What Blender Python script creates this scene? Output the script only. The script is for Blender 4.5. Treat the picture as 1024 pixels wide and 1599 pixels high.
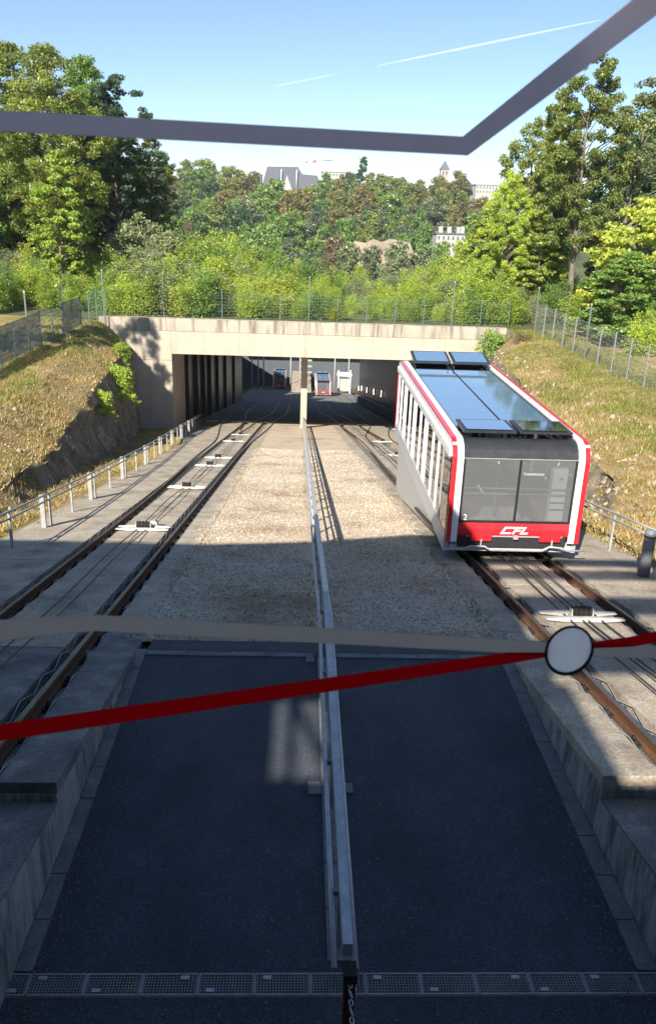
import bpy, math, random
import numpy as np
from mathutils import Vector, Matrix, noise
random.seed(7); rng = np.random.default_rng(7)
PI = math.pi
for o in list(bpy.data.objects): bpy.data.objects.remove(o)
SC = bpy.context.scene
COL = SC.collection

# ---------------------------------------------------------------- camera
F, CX, CY, CAMH = 1260.0, 512.0, 799.5, 5.2
CAM = np.array([0, 0, CAMH])
_pitch = math.atan((CY-335.0)/F); _yaw = math.atan(53.0/F); _roll = math.radians(2.0)
_fw = np.array([math.sin(_yaw)*math.cos(_pitch), math.cos(_yaw)*math.cos(_pitch), -math.sin(_pitch)])
_r0 = np.array([math.cos(_yaw), -math.sin(_yaw), 0]); _u0 = np.cross(_r0, _fw)
_rt = _r0*math.cos(_roll)+_u0*math.sin(_roll); _up = -_r0*math.sin(_roll)+_u0*math.cos(_roll)
RM = np.stack([_rt, _up, _fw])
cd = bpy.data.cameras.new('camera'); cam = bpy.data.objects.new('camera', cd); COL.objects.link(cam)
m = Matrix.Identity(4)
for i in range(3):
    m[i][0] = _rt[i]; m[i][1] = _up[i]; m[i][2] = -_fw[i]; m[i][3] = CAM[i]
cam.matrix_world = m
cd.sensor_fit = 'VERTICAL'; cd.sensor_height = 36.0; cd.lens = F/1599*36
cd.clip_start = 0.05; cd.clip_end = 20000
cd.dof.use_dof = True; cd.dof.focus_distance = 30.0; cd.dof.aperture_fstop = 11.0
SC.camera = cam

# ---------------------------------------------------------------- sky, sun, exposure
SUN_EL = math.radians(35.0); SUN_AZ = (0.390, 0.921)      # the way the light travels over the ground
w = bpy.data.worlds.new('World'); SC.world = w; w.use_nodes = True
nt = w.node_tree; bg = nt.nodes['Background']
sky = nt.nodes.new('ShaderNodeTexSky'); sky.sky_type = 'NISHITA'; sky.sun_disc = False
sky.sun_elevation = SUN_EL; sky.sun_rotation = math.atan2(-SUN_AZ[0], -SUN_AZ[1])
sky.air_density = 0.9; sky.dust_density = 0.0; sky.ozone_density = 2.4; sky.altitude = 1200
nt.links.new(sky.outputs[0], bg.inputs[0]); bg.inputs[1].default_value = 0.080
sd = bpy.data.lights.new('sun', 'SUN'); sd.energy = 5.0; sd.angle = math.radians(0.55); sd.color = (1.0, 0.93, 0.82)
sun = bpy.data.objects.new('sun', sd); COL.objects.link(sun)
_d = Vector((SUN_AZ[0]*math.cos(SUN_EL), SUN_AZ[1]*math.cos(SUN_EL), -math.sin(SUN_EL)))
sun.rotation_euler = _d.to_track_quat('-Z', 'Y').to_euler(); sun.location = (-20, -40, 40)
SC.view_settings.view_transform = 'Standard'; SC.view_settings.look = 'None'
SC.view_settings.exposure = 1.08; SC.view_settings.gamma = 1.0; SC.view_settings.use_curve_mapping = False
SC.render.engine = 'CYCLES'

# ---------------------------------------------------------------- pixel helpers
def ray(u, v): return RM.T @ np.array([(u-CX)/F, -(v-CY)/F, 1.0])
def atY(u, v, y): r = ray(u, v); return Vector(CAM+r*((y-CAM[1])/r[1]))
def atX(u, v, x): r = ray(u, v); return Vector(CAM+r*((x-CAM[0])/r[0]))
def atZ(u, v, z): r = ray(u, v); return Vector(CAM+r*((z-CAM[2])/r[2]))

# ---------------------------------------------------------------- tags and mesh builder
def tag(o, label=None, cat=None, group=None, kind=None):
    if label: o['label'] = label
    if cat: o['category'] = cat
    if group: o['group'] = group
    if kind: o['kind'] = kind
    return o
def empty(name, loc=(0, 0, 0), rz=0.0):
    o = bpy.data.objects.new(name, None); COL.objects.link(o); o.location = loc; o.rotation_euler.z = rz
    o.empty_display_size = 0.3; return o
def link(name, me, parent=None, loc=(0, 0, 0), rot=(0, 0, 0)):
    o = bpy.data.objects.new(name, me); COL.objects.link(o); o.location = loc; o.rotation_euler = rot
    if parent is not None: o.parent = parent
    return o
def copy_tree(o, parent=None):
    c = o.copy(); COL.objects.link(c); c.parent = parent
    for ch in list(o.children): copy_tree(ch, c)
    return c
def npmesh(name, V, Fq, mats, smooth=False, mi=None):
    V = np.asarray(V, dtype=np.float32); Fq = np.asarray(Fq, dtype=np.int32)
    me = bpy.data.meshes.new(name); n = Fq.shape[1]
    me.vertices.add(len(V)); me.vertices.foreach_set('co', V.ravel())
    me.loops.add(Fq.size); me.loops.foreach_set('vertex_index', Fq.ravel())
    me.polygons.add(len(Fq)); me.polygons.foreach_set('loop_start', np.arange(0, Fq.size, n, dtype=np.int32))
    try: me.polygons.foreach_set('loop_total', np.full(len(Fq), n, dtype=np.int32))
    except Exception: pass
    for mt in (mats if isinstance(mats, (list, tuple)) else [mats]): me.materials.append(mt)
    if mi is not None: me.polygons.foreach_set('material_index', np.asarray(mi, dtype=np.int32))
    if smooth: me.polygons.foreach_set('use_smooth', np.ones(len(Fq), dtype=bool))
    me.update(calc_edges=True); me.validate(); return me
class MB:
    def __init__(s): s.v = []; s.f = []; s.sm = []
    def face(s, pts, smooth=False):
        b = len(s.v); s.v += [tuple(p) for p in pts]; s.f.append(tuple(range(b, b+len(pts)))); s.sm.append(smooth); return s
    def hexa(s, p):     # 8 points: bottom 4 ccw, top 4 ccw
        b = len(s.v); s.v += [tuple(q) for q in p]
        for f in ((3, 2, 1, 0), (4, 5, 6, 7), (0, 1, 5, 4), (1, 2, 6, 5), (2, 3, 7, 6), (3, 0, 4, 7)):
            s.f.append(tuple(b+i for i in f)); s.sm.append(False)
        return s
    def box(s, x0, x1, y0, y1, z0, z1):
        return s.hexa([(x0, y0, z0), (x1, y0, z0), (x1, y1, z0), (x0, y1, z0), (x0, y0, z1), (x1, y0, z1), (x1, y1, z1), (x0, y1, z1)])
    def bar(s, a, b, w, h, up=(0, 0, 1)):   # rectangular bar between two points
        a = Vector(a); b = Vector(b); d = (b-a).normalized(); u = Vector(up)
        if abs(d.dot(u)) > 0.98: u = Vector((0, 1, 0))
        r = d.cross(u).normalized()*(w/2); u = r.cross(d).normalized()*(h/2)
        return s.hexa([a-r-u, a+r-u, b+r-u, b-r-u, a-r+u, a+r+u, b+r+u, b-r+u])
    def tube(s, pts, rad, n=6, cap=True, smooth=True):
        pts = [Vector(p) for p in pts]; k = len(pts)
        rad = rad if isinstance(rad, (list, tuple)) else [rad]*k
        b = len(s.v)
        for i, p in enumerate(pts):
            d = (pts[min(i+1, k-1)]-pts[max(i-1, 0)]).normalized()
            u = Vector((0, 0, 1)) if abs(d.z) < 0.9 else Vector((1, 0, 0))
            r = d.cross(u).normalized(); u = r.cross(d).normalized()
            for j in range(n):
                a = 2*PI*j/n; s.v.append(tuple(p+(r*math.cos(a)+u*math.sin(a))*rad[i]))
        for i in range(k-1):
            for j in range(n):
                j2 = (j+1) % n
                s.f.append((b+i*n+j, b+i*n+j2, b+(i+1)*n+j2, b+(i+1)*n+j)); s.sm.append(smooth)
        if cap:
            s.f.append(tuple(b+j for j in reversed(range(n)))); s.sm.append(False)
            s.f.append(tuple(b+(k-1)*n+j for j in range(n))); s.sm.append(False)
        return s
    def prism(s, poly, axis, a, b):      # poly of 2-D points extruded along axis 0/1/2 from a to b
        def P(q, t):
            q = list(q); q.insert(axis, t); return tuple(q)
        n = len(poly); k = len(s.v)
        s.v += [P(q, a) for q in poly]+[P(q, b) for q in poly]
        s.f.append(tuple(k+i for i in range(n))); s.f.append(tuple(k+n+i for i in reversed(range(n)))); s.sm += [False, False]
        for i in range(n):
            j = (i+1) % n; s.f.append((k+i, k+n+i, k+n+j, k+j)); s.sm.append(False)
        return s
    def sweep(s, prof, path, closed=True):   # prof (x,z) offsets swept along path in y
        b = len(s.v); n = len(prof)
        for p in path:
            for q in prof: s.v.append((p[0]+q[0], p[1], p[2]+q[1]))
        for i in range(len(path)-1):
            for j in range(n if closed else n-1):
                j2 = (j+1) % n
                s.f.append((b+i*n+j, b+i*n+j2, b+(i+1)*n+j2, b+(i+1)*n+j)); s.sm.append(False)
        if closed:
            s.f.append(tuple(b+j for j in range(n))); s.f.append(tuple(b+(len(path)-1)*n+j for j in reversed(range(n)))); s.sm += [False, False]
        return s
    def mesh(s, name, mat):
        me = bpy.data.meshes.new(name); me.from_pydata(s.v, [], s.f)
        for mt in (mat if isinstance(mat, (list, tuple)) else [mat]): me.materials.append(mt)
        me.polygons.foreach_set('use_smooth', s.sm)
        import bmesh
        bm = bmesh.new(); bm.from_mesh(me); bmesh.ops.recalc_face_normals(bm, faces=bm.faces); bm.to_mesh(me); bm.free()
        return me
    def build(s, name, mat, parent=None, loc=(0, 0, 0), rot=(0, 0, 0)):
        return link(name, s.mesh(name, mat), parent, loc, rot)

# ---------------------------------------------------------------- materials
def nodes(name):
    mt = bpy.data.materials.new(name); mt.use_nodes = True; nt = mt.node_tree
    return mt, nt, nt.nodes['Principled BSDF'], nt.nodes['Material Output']
def N(nt, t, **kw):
    n = nt.nodes.new('ShaderNode'+t)
    for k, v in kw.items():
        if k.startswith('i_'): n.inputs[k[2:].replace('_', ' ')].default_value = v
        else: setattr(n, k, v)
    return n
def rgba(c): return (c[0], c[1], c[2], 1.0)
def ramp(nt, fac, stops):
    r = nt.nodes.new('ShaderNodeValToRGB'); el = r.color_ramp.elements
    while len(el) > 1: el.remove(el[-1])
    el[0].position = stops[0][0]; el[0].color = rgba(stops[0][1])
    for p, c in stops[1:]:
        e = el.new(p); e.color = rgba(c)
    nt.links.new(fac, r.inputs[0]); return r.outputs[0]
def coords(nt, scale=(1, 1, 1), geo=True):
    mp = N(nt, 'Mapping'); mp.inputs['Scale'].default_value = scale
    if geo: nt.links.new(N(nt, 'NewGeometry').outputs['Position'], mp.inputs[0])
    else: nt.links.new(N(nt, 'TexCoord').outputs['Object'], mp.inputs[0])
    return mp.outputs[0]
def noise_tex(nt, vec, scale, detail=6, rough=0.6):
    n = N(nt, 'TexNoise'); n.inputs['Scale'].default_value = scale; n.inputs['Detail'].default_value = detail
    n.inputs['Roughness'].default_value = rough; nt.links.new(vec, n.inputs['Vector']); return n.outputs['Fac']
def mixc(nt, fac, a, b, mode='MIX'):
    mx = N(nt, 'Mix', data_type='RGBA', blend_type=mode)
    for s, i in ((fac, 0), (a, 6), (b, 7)):
        if hasattr(s, 'links'): nt.links.new(s, mx.inputs[i])
        elif i == 0: mx.inputs[0].default_value = s
        else: mx.inputs[i].default_value = rgba(s)
    return mx.outputs[2]
def bump(nt, bsdf, h, strength, dist):
    b = N(nt, 'Bump'); b.inputs['Strength'].default_value = strength; b.inputs['Distance'].default_value = dist
    nt.links.new(h, b.inputs['Height']); nt.links.new(b.outputs[0], bsdf.inputs['Normal'])
def surf(name, stops, scale=2.0, rough=0.8, metal=0.0, fine=60.0, fine_amt=0.25, bstr=0.3, bdist=0.01, stretch=(1, 1, 1), geo=True, spec=0.3):
    """general weathered surface: broad blotches + fine grain + relief"""
    mt, nt, b, out = nodes(name); v = coords(nt, stretch, geo)
    n1 = noise_tex(nt, v, scale, 8, 0.65); c = ramp(nt, n1, stops)
    n2 = noise_tex(nt, v, fine, 3, 0.7)
    g = ramp(nt, n2, [(0.3, (1-fine_amt,)*3), (0.7, (1+fine_amt,)*3)])
    nt.links.new(mixc(nt, 1.0, c, g, 'MULTIPLY'), b.inputs['Base Color'])
    b.inputs['Roughness'].default_value = rough; b.inputs['Metallic'].default_value = metal; b.inputs['Specular IOR Level'].default_value = spec
    if bstr: bump(nt, b, n2, bstr, bdist)
    return mt
def plain(name, c, rough=0.5, metal=0.0, var=0.08, spec=0.5, coat=0.0):
    mt, nt, b, out = nodes(name); v = coords(nt, (1, 1, 1), True)
    n1 = noise_tex(nt, v, 6.0, 6, 0.65)
    nt.links.new(ramp(nt, n1, [(0.3, tuple(x*(1-var) for x in c)), (0.7, tuple(min(1, x*(1+var)) for x in c))]), b.inputs['Base Color'])
    b.inputs['Roughness'].default_value = rough; b.inputs['Metallic'].default_value = metal; b.inputs['Specular IOR Level'].default_value = spec
    b.inputs['Coat Weight'].default_value = coat; b.inputs['Coat Roughness'].default_value = 0.06
    rr = ramp(nt, n1, [(0.3, (rough*0.8,)*3), (0.7, (min(1, rough*1.25),)*3)]); nt.links.new(rr, b.inputs['Roughness'])
    return mt
MAT = {}
def concrete_wall(name, base, streak, ss=(1.6, 1.6, 0.10), lo=.55, amt=.55):
    mt, nt, b, out = nodes(name); v = coords(nt); vs = coords(nt, ss)
    c = ramp(nt, noise_tex(nt, v, 0.8, 8, 0.65), [(0.3, tuple(x*0.86 for x in base)), (0.7, tuple(x*1.08 for x in base))])
    st = noise_tex(nt, vs, 2.0, 6, 0.7); sf = ramp(nt, st, [(lo, (0, 0, 0)), (lo+.17, (1, 1, 1))])
    c = mixc(nt, mixc(nt, 1.0, sf, (amt,)*3, 'MULTIPLY'), c, streak)
    g = ramp(nt, noise_tex(nt, v, 40, 4, 0.7), [(0.3, (0.86,)*3), (0.7, (1.1,)*3)])
    nt.links.new(mixc(nt, 1.0, c, g, 'MULTIPLY'), b.inputs['Base Color']); b.inputs['Roughness'].default_value = 0.88
    bump(nt, b, noise_tex(nt, v, 30, 5, 0.7), 0.25, 0.01); return mt
MAT['concrete_wall'] = concrete_wall('portal_concrete', (0.46, 0.40, 0.315), (0.27, 0.21, 0.135))
MAT['parapet'] = concrete_wall('parapet_concrete', (0.43, 0.375, 0.30), (0.12, 0.10, 0.075), (1.3, 1.3, .10), .47, .8)
MAT['plinth_wall'] = concrete_wall('plinth_concrete', (0.34, 0.34, 0.325), (0.07, 0.085, 0.075), (3.2, 3.2, .55), .44, .85)
MAT['slab'] = surf('slab_concrete', [(0.28, (0.19, 0.16, 0.12)), (0.48, (0.36, 0.305, 0.235)), (0.72, (0.50, 0.435, 0.345))], 1.5, 0.9, fine=28, fine_amt=0.34, bstr=0.35)
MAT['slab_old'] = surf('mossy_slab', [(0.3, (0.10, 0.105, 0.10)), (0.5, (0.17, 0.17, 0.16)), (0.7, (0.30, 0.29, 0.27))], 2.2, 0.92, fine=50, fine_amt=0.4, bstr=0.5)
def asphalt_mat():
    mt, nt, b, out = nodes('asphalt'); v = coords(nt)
    c = ramp(nt, noise_tex(nt, v, 0.7, 8, 0.7), [(0.3, (0.046, 0.055, 0.072)), (0.5, (0.066, 0.077, 0.097)), (0.7, (0.092, 0.102, 0.122))])  # blue of the open-sky shade is mixed into this base colour
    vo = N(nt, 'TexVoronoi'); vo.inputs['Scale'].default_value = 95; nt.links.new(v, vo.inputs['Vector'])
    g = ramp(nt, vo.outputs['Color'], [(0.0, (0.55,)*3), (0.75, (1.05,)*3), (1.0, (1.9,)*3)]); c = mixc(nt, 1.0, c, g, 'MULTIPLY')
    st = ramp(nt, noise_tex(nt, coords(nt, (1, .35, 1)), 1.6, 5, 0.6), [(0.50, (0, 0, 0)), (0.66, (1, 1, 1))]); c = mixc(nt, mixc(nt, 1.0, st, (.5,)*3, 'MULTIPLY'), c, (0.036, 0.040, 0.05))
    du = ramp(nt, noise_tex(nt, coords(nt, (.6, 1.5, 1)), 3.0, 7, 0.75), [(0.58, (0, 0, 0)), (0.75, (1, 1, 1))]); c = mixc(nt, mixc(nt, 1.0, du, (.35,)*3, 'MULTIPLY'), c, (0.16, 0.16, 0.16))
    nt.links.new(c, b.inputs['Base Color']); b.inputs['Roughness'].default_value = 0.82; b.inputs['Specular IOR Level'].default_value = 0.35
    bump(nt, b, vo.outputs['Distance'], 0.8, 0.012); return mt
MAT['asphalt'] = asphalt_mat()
MAT['tunnel_floor'] = surf('tunnel_floor', [(0.35, (0.13, 0.13, 0.128)), (0.65, (0.23, 0.226, 0.218))], 0.25, 0.9, fine=6, fine_amt=0.2, bstr=0.2)
MAT['kerb'] = surf('kerb_concrete', [(0.3, (0.13, 0.135, 0.135)), (0.7, (0.25, 0.25, 0.245))], 3, 0.9, fine=60, fine_amt=0.3)
MAT['rail'] = surf('rusty_rail', [(0.3, (0.055, 0.03, 0.018)), (0.5, (0.125, 0.062, 0.032)), (0.75, (0.20, 0.10, 0.05))], 3, 0.75, 0.15, fine=70, fine_amt=0.35, stretch=(1, 0.15, 1))
MAT['railhead'] = surf('rail_running_surface', [(0.3, (0.09, 0.08, 0.075)), (0.7, (0.22, 0.20, 0.19))], 4, 0.42, 0.7, fine=60, fine_amt=0.15, stretch=(1, 0.1, 1), bstr=0.05)
MAT['dark_iron'] = surf('dark_iron', [(0.3, (0.02, 0.018, 0.018)), (0.7, (0.055, 0.048, 0.045))], 8, 0.7, 0.3, fine=80, fine_amt=0.3)
MAT['galv'] = surf('galvanised_steel', [(0.3, (0.34, 0.36, 0.38)), (0.55, (0.46, 0.475, 0.49)), (0.75, (0.56, 0.57, 0.58))], 9, 0.45, 0.25, fine=90, fine_amt=0.12, bstr=0.08, spec=0.5)
MAT['galv_dull'] = surf('dull_zinc', [(0.3, (0.28, 0.285, 0.28)), (0.7, (0.42, 0.42, 0.41))], 5, 0.65, 0.15, fine=60, fine_amt=0.15, bstr=0.1)
MAT['cable'] = plain('steel_rope', (0.07, 0.065, 0.06), 0.6, 0.4)
MAT['sheave_white'] = plain('pale_sheave_frame', (0.44, 0.425, 0.395), 0.6, 0.0, 0.2)
MAT['rubber'] = plain('black_rubber', (0.02, 0.02, 0.02), 0.7)
MAT['rust_post'] = surf('brown_rust', [(0.3, (0.07, 0.028, 0.018)), (0.7, (0.16, 0.06, 0.035))], 9, 0.8, fine=60, fine_amt=0.4)
MAT['car_white'] = plain('white_car_paint', (0.80, 0.80, 0.79), 0.28, 0.0, 0.03, 0.5, 0.4)
MAT['car_red'] = plain('red_car_paint', (0.60, 0.020, 0.030), 0.30, 0.0, 0.05, 0.5, 0.5)
MAT['car_silver'] = plain('brushed_silver_panel', (0.50, 0.51, 0.52), 0.42, 0.35, 0.06)
MAT['car_skirt'] = plain('grey_skirt_paint', (0.37, 0.36, 0.345), 0.55, 0.0, 0.12)
MAT['car_dark'] = plain('charcoal_trim', (0.028, 0.030, 0.033), 0.38, 0.0, 0.1)
MAT['car_frame'] = plain('black_frame', (0.015, 0.016, 0.017), 0.45)
MAT['car_floor'] = plain('grey_car_floor', (0.50, 0.50, 0.50), 0.6)
MAT['car_seat'] = plain('dark_seat', (0.06, 0.065, 0.07), 0.7)
MAT['cab_panel'] = plain('white_cabinet', (0.75, 0.75, 0.74), 0.4)
MAT['fence_green'] = plain('green_fence_wire', (0.10, 0.17, 0.14), 0.5, 0.2)
MAT['fence_grey'] = plain('grey_fence_wire', (0.26, 0.28, 0.28), 0.5, 0.3)
MAT['post_grey'] = plain('grey_green_post', (0.15, 0.175, 0.165), 0.5, 0.2)
MAT['screen_net'] = surf('grey_screen_netting', [(0.35, (0.09, 0.10, 0.115)), (0.5, (0.20, 0.215, 0.23)), (0.7, (0.42, 0.43, 0.44))], 1.6, 0.85, fine=30, fine_amt=0.3, stretch=(1, 0.8, 2.0))
_nt = MAT['screen_net'].node_tree; _o = _nt.nodes['Material Output']; _b = _nt.nodes['Principled BSDF']; _t = N(_nt, 'BsdfTransparent'); _m = N(_nt, 'MixShader'); _m.inputs[0].default_value = .5
_nt.links.new(_t.outputs[0], _m.inputs[1]); _nt.links.new(_b.outputs[0], _m.inputs[2]); _nt.links.new(_m.outputs[0], _o.inputs[0])
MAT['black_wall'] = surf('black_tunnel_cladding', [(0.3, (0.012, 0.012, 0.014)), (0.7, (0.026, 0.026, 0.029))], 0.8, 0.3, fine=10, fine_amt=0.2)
MAT['white_paint'] = plain('white_paint', (0.8, 0.8, 0.79), 0.5)
MAT['white_render'] = plain('white_render', (0.40, 0.385, 0.35), 0.85, 0, .15)
MAT['pale_stone'] = surf('pale_cliff_stone', [(0.3, (0.25, 0.19, 0.13)), (0.7, (0.44, 0.36, 0.27))], 0.12, 0.9, fine=1.5, fine_amt=0.3, bstr=0.5, bdist=0.4)
MAT['slate'] = plain('slate_roof', (0.10, 0.105, 0.125), 0.6)
MAT['tower_stone'] = plain('grey_tower_stone', (0.36, 0.32, 0.28), 0.85)
MAT['window_dark'] = plain('far_window', (0.10, 0.11, 0.125), 0.25)
MAT['crane_red'] = plain('crane_paint', (0.55, 0.10, 0.10), 0.5)
MAT['bin'] = plain('dark_blue_grey_post', (0.15, 0.165, 0.19), 0.5)
MAT['grey_wood'] = surf('weathered_boards', [(0.3, (0.30, 0.29, 0.31)), (0.7, (0.46, 0.45, 0.46))], 3, 0.85, fine=40, fine_amt=0.2, stretch=(6, 6, 0.6))
def film_mat(name, c, tr):
    mt, nt, b, out = nodes(name); b.inputs['Base Color'].default_value = rgba(c); b.inputs['Roughness'].default_value = .6; b.inputs['Specular IOR Level'].default_value = .05
    t = N(nt, 'BsdfTranslucent'); t.inputs[0].default_value = rgba(c); mx = N(nt, 'MixShader'); mx.inputs[0].default_value = tr
    nt.links.new(b.outputs[0], mx.inputs[1]); nt.links.new(t.outputs[0], mx.inputs[2]); nt.links.new(mx.outputs[0], out.inputs[0]); return mt
MAT['decal_grey'] = film_mat('grey_window_film', (0.62, 0.585, 0.565), .88)
MAT['decal_dark'] = film_mat('dark_window_film', (0.66, 0.62, 0.67), .97)
MAT['decal_red'] = film_mat('red_window_film', (0.62, 0.045, 0.055), .85)
MAT['decal_white'] = film_mat('white_window_film', (0.92, 0.92, 0.93), .9)
MAT['decal_black'] = plain('black_window_film', (0.035, 0.025, 0.04), 0.6, 0, 0.02)
MAT['bark'] = surf('tree_bark', [(0.3, (0.09, 0.072, 0.055)), (0.7, (0.24, 0.20, 0.155))], 3, 0.9, fine=12, fine_amt=0.3, geo=False, stretch=(1, 1, 0.25))
MAT['station_grey'] = plain('station_metal', (0.20, 0.205, 0.21), 0.6)
MAT['soil'] = surf('valley_ground', [(0.3, (0.05, 0.065, 0.025)), (0.7, (0.13, 0.13, 0.06))], 0.05, 0.95, fine=1, fine_amt=0.3, bstr=0)
def gravel_mat():
    mt, nt, b, out = nodes('limestone_gravel'); v = coords(nt)
    big = noise_tex(nt, v, 0.5, 6, 0.65)
    c = ramp(nt, big, [(0.32, (0.34, 0.24, 0.15)), (0.45, (0.52, 0.42, 0.30)), (0.7, (0.62, 0.52, 0.395))])
    vo = N(nt, 'TexVoronoi'); vo.inputs['Scale'].default_value = 26; nt.links.new(v, vo.inputs['Vector'])
    g = ramp(nt, vo.outputs['Color'], [(0.0, (0.70,)*3), (1.0, (1.15,)*3)])
    nt.links.new(mixc(nt, 1.0, c, g, 'MULTIPLY'), b.inputs['Base Color']); b.inputs['Roughness'].default_value = 0.95
    bump(nt, b, vo.outputs['Distance'], 0.5, 0.02); return mt
MAT['gravel'] = gravel_mat()
def stone_mat():
    mt, nt, b, out = nodes('gravel_stone'); r = N(nt, 'NewGeometry').outputs['Random Per Island']
    big = noise_tex(nt, coords(nt), 0.5, 6, 0.65)
    c = ramp(nt, r, [(0.0, (0.24, 0.185, 0.13)), (0.3, (0.48, 0.39, 0.285)), (0.8, (0.64, 0.54, 0.42)), (1.0, (0.76, 0.69, 0.58))])
    c = mixc(nt, 1.0, c, ramp(nt, big, [(0.30, (0.66, 0.58, 0.50)), (0.55, (1, 1, 1))]), 'MULTIPLY')
    nt.links.new(c, b.inputs['Base Color']); b.inputs['Roughness'].default_value = 0.95; return mt
MAT['stone'] = stone_mat()
MAT['rubble'] = surf('slope_stone', [(0.3, (0.20, 0.155, 0.10)), (0.7, (0.46, 0.38, 0.27))], 1.5, 0.95, fine=20, fine_amt=0.3)
def bank_mat():
    mt, nt, b, out = nodes('bank_earth_and_rock'); v = coords(nt)
    geo = N(nt, 'NewGeometry'); sx = N(nt, 'SeparateXYZ'); nt.links.new(geo.outputs['True Normal'], sx.inputs[0])
    dry = ramp(nt, noise_tex(nt, v, 0.55, 8, 0.72), [(0.28, (0.15, 0.15, 0.04)), (0.42, (0.28, 0.225, 0.085)), (0.55, (0.40, 0.29, 0.14)), (0.75, (0.48, 0.36, 0.20))])
    rock = ramp(nt, noise_tex(nt, coords(nt, (1, 1, 0.45)), 1.3, 10, 0.75), [(0.3, (0.065, 0.054, 0.04)), (0.48, (0.20, 0.17, 0.125)), (0.7, (0.40, 0.345, 0.265))])
    st = ramp(nt, sx.outputs['Z'], [(0.70, (1, 1, 1)), (0.88, (0, 0, 0))])
    c = mixc(nt, st, dry, rock)
    g = ramp(nt, noise_tex(nt, v, 14, 5, 0.75), [(0.28, (0.6,)*3), (0.7, (1.3,)*3)])
    nt.links.new(mixc(nt, 1.0, c, g, 'MULTIPLY'), b.inputs['Base Color']); b.inputs['Roughness'].default_value = 1.0; b.inputs['Specular IOR Level'].default_value = 0.1
    bump(nt, b, noise_tex(nt, v, 7, 8, 0.75), 0.8, 0.12); return mt
MAT['bank'] = bank_mat()
def leaf_mat(name, cols, trans=0.35):
    mt, nt, b, out = nodes(name); nt.nodes.remove(b)
    geo = N(nt, 'NewGeometry'); oi = N(nt, 'ObjectInfo')
    c = ramp(nt, geo.outputs['Random Per Island'], [(i/(len(cols)-1), k) for i, k in enumerate(cols)])
    c = mixc(nt, 1.0, c, ramp(nt, oi.outputs['Random'], [(0, (0.78, 0.80, 0.80)), (1, (1.22, 1.16, 1.1))]), 'MULTIPLY')
    n2 = noise_tex(nt, coords(nt, (1, 1, 1), True), 0.45, 3, 0.6)
    c = mixc(nt, 1.0, c, ramp(nt, n2, [(0.3, (0.75, 0.80, 0.80)), (0.7, (1.25, 1.2, 1.1))]), 'MULTIPLY')
    d = N(nt, 'BsdfDiffuse'); t = N(nt, 'BsdfTranslucent'); mx = N(nt, 'MixShader'); mx.inputs[0].default_value = trans
    nt.links.new(c, d.inputs[0]); nt.links.new(mixc(nt, 1.0, c, (1.15, 1.25, 0.6), 'MULTIPLY'), t.inputs[0])
    gl = N(nt, 'BsdfGlossy'); gl.inputs['Roughness'].default_value = 0.45; gl.inputs[0].default_value = (0.8, 0.85, 0.9, 1); m2 = N(nt, 'MixShader'); m2.inputs[0].default_value = 0.035
    nt.links.new(d.outputs[0], mx.inputs[1]); nt.links.new(t.outputs[0], mx.inputs[2])
    nt.links.new(mx.outputs[0], m2.inputs[1]); nt.links.new(gl.outputs[0], m2.inputs[2]); nt.links.new(m2.outputs[0], out.inputs[0]); return mt
def LM_(name, cols, trans=0.35, f=1.0): return leaf_mat(name, [tuple(min(.6, x*f) for x in c) for c in cols], trans)
LEAF = {
 'mid': LM_('mid_green_leaves', [(0.045, 0.085, 0.018), (0.085, 0.14, 0.028), (0.13, 0.19, 0.04)], 0.35, f=2.1),
 'olive': leaf_mat('olive_leaves', [(0.13, 0.175, 0.038), (0.22, 0.27, 0.055), (0.31, 0.34, 0.08)], 0.4),
 'dark': LM_('dark_green_leaves', [(0.018, 0.042, 0.014), (0.035, 0.072, 0.020), (0.06, 0.10, 0.03)], 0.35, f=1.7),
 'yellow': LM_('yellow_green_leaves', [(0.13, 0.17, 0.03), (0.21, 0.25, 0.045), (0.31, 0.31, 0.06)], 0.4, f=1.8),
 'lime': LM_('lime_leaves', [(0.10, 0.155, 0.022), (0.18, 0.235, 0.032), (0.25, 0.29, 0.05)], 0.4, f=1.95),
 'willow': LM_('silver_willow_leaves', [(0.10, 0.135, 0.065), (0.17, 0.20, 0.105), (0.25, 0.27, 0.16)], 0.3, f=1.35),
 'autumn': leaf_mat('ochre_leaves', [(0.15, 0.145, 0.045), (0.21, 0.19, 0.06), (0.28, 0.235, 0.075)]),
 'brown': leaf_mat('brown_leaves', [(0.13, 0.105, 0.06), (0.19, 0.15, 0.085), (0.26, 0.21, 0.125)]),
 'grey': LM_('grey_green_leaves', [(0.06, 0.085, 0.04), (0.10, 0.13, 0.065), (0.17, 0.185, 0.10)], 0.35, f=1.5),
 'blue': LM_('blue_green_leaves', [(0.03, 0.062, 0.035), (0.05, 0.095, 0.05), (0.085, 0.13, 0.07)], 0.35, f=1.2),
 'grass': leaf_mat('dry_grass', [(0.21, 0.175, 0.055), (0.36, 0.27, 0.115), (0.52, 0.40, 0.20)], 0.25),
 'grassgreen': leaf_mat('green_grass', [(0.10, 0.14, 0.025), (0.18, 0.21, 0.035), (0.28, 0.28, 0.06)], 0.25),
}
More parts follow.
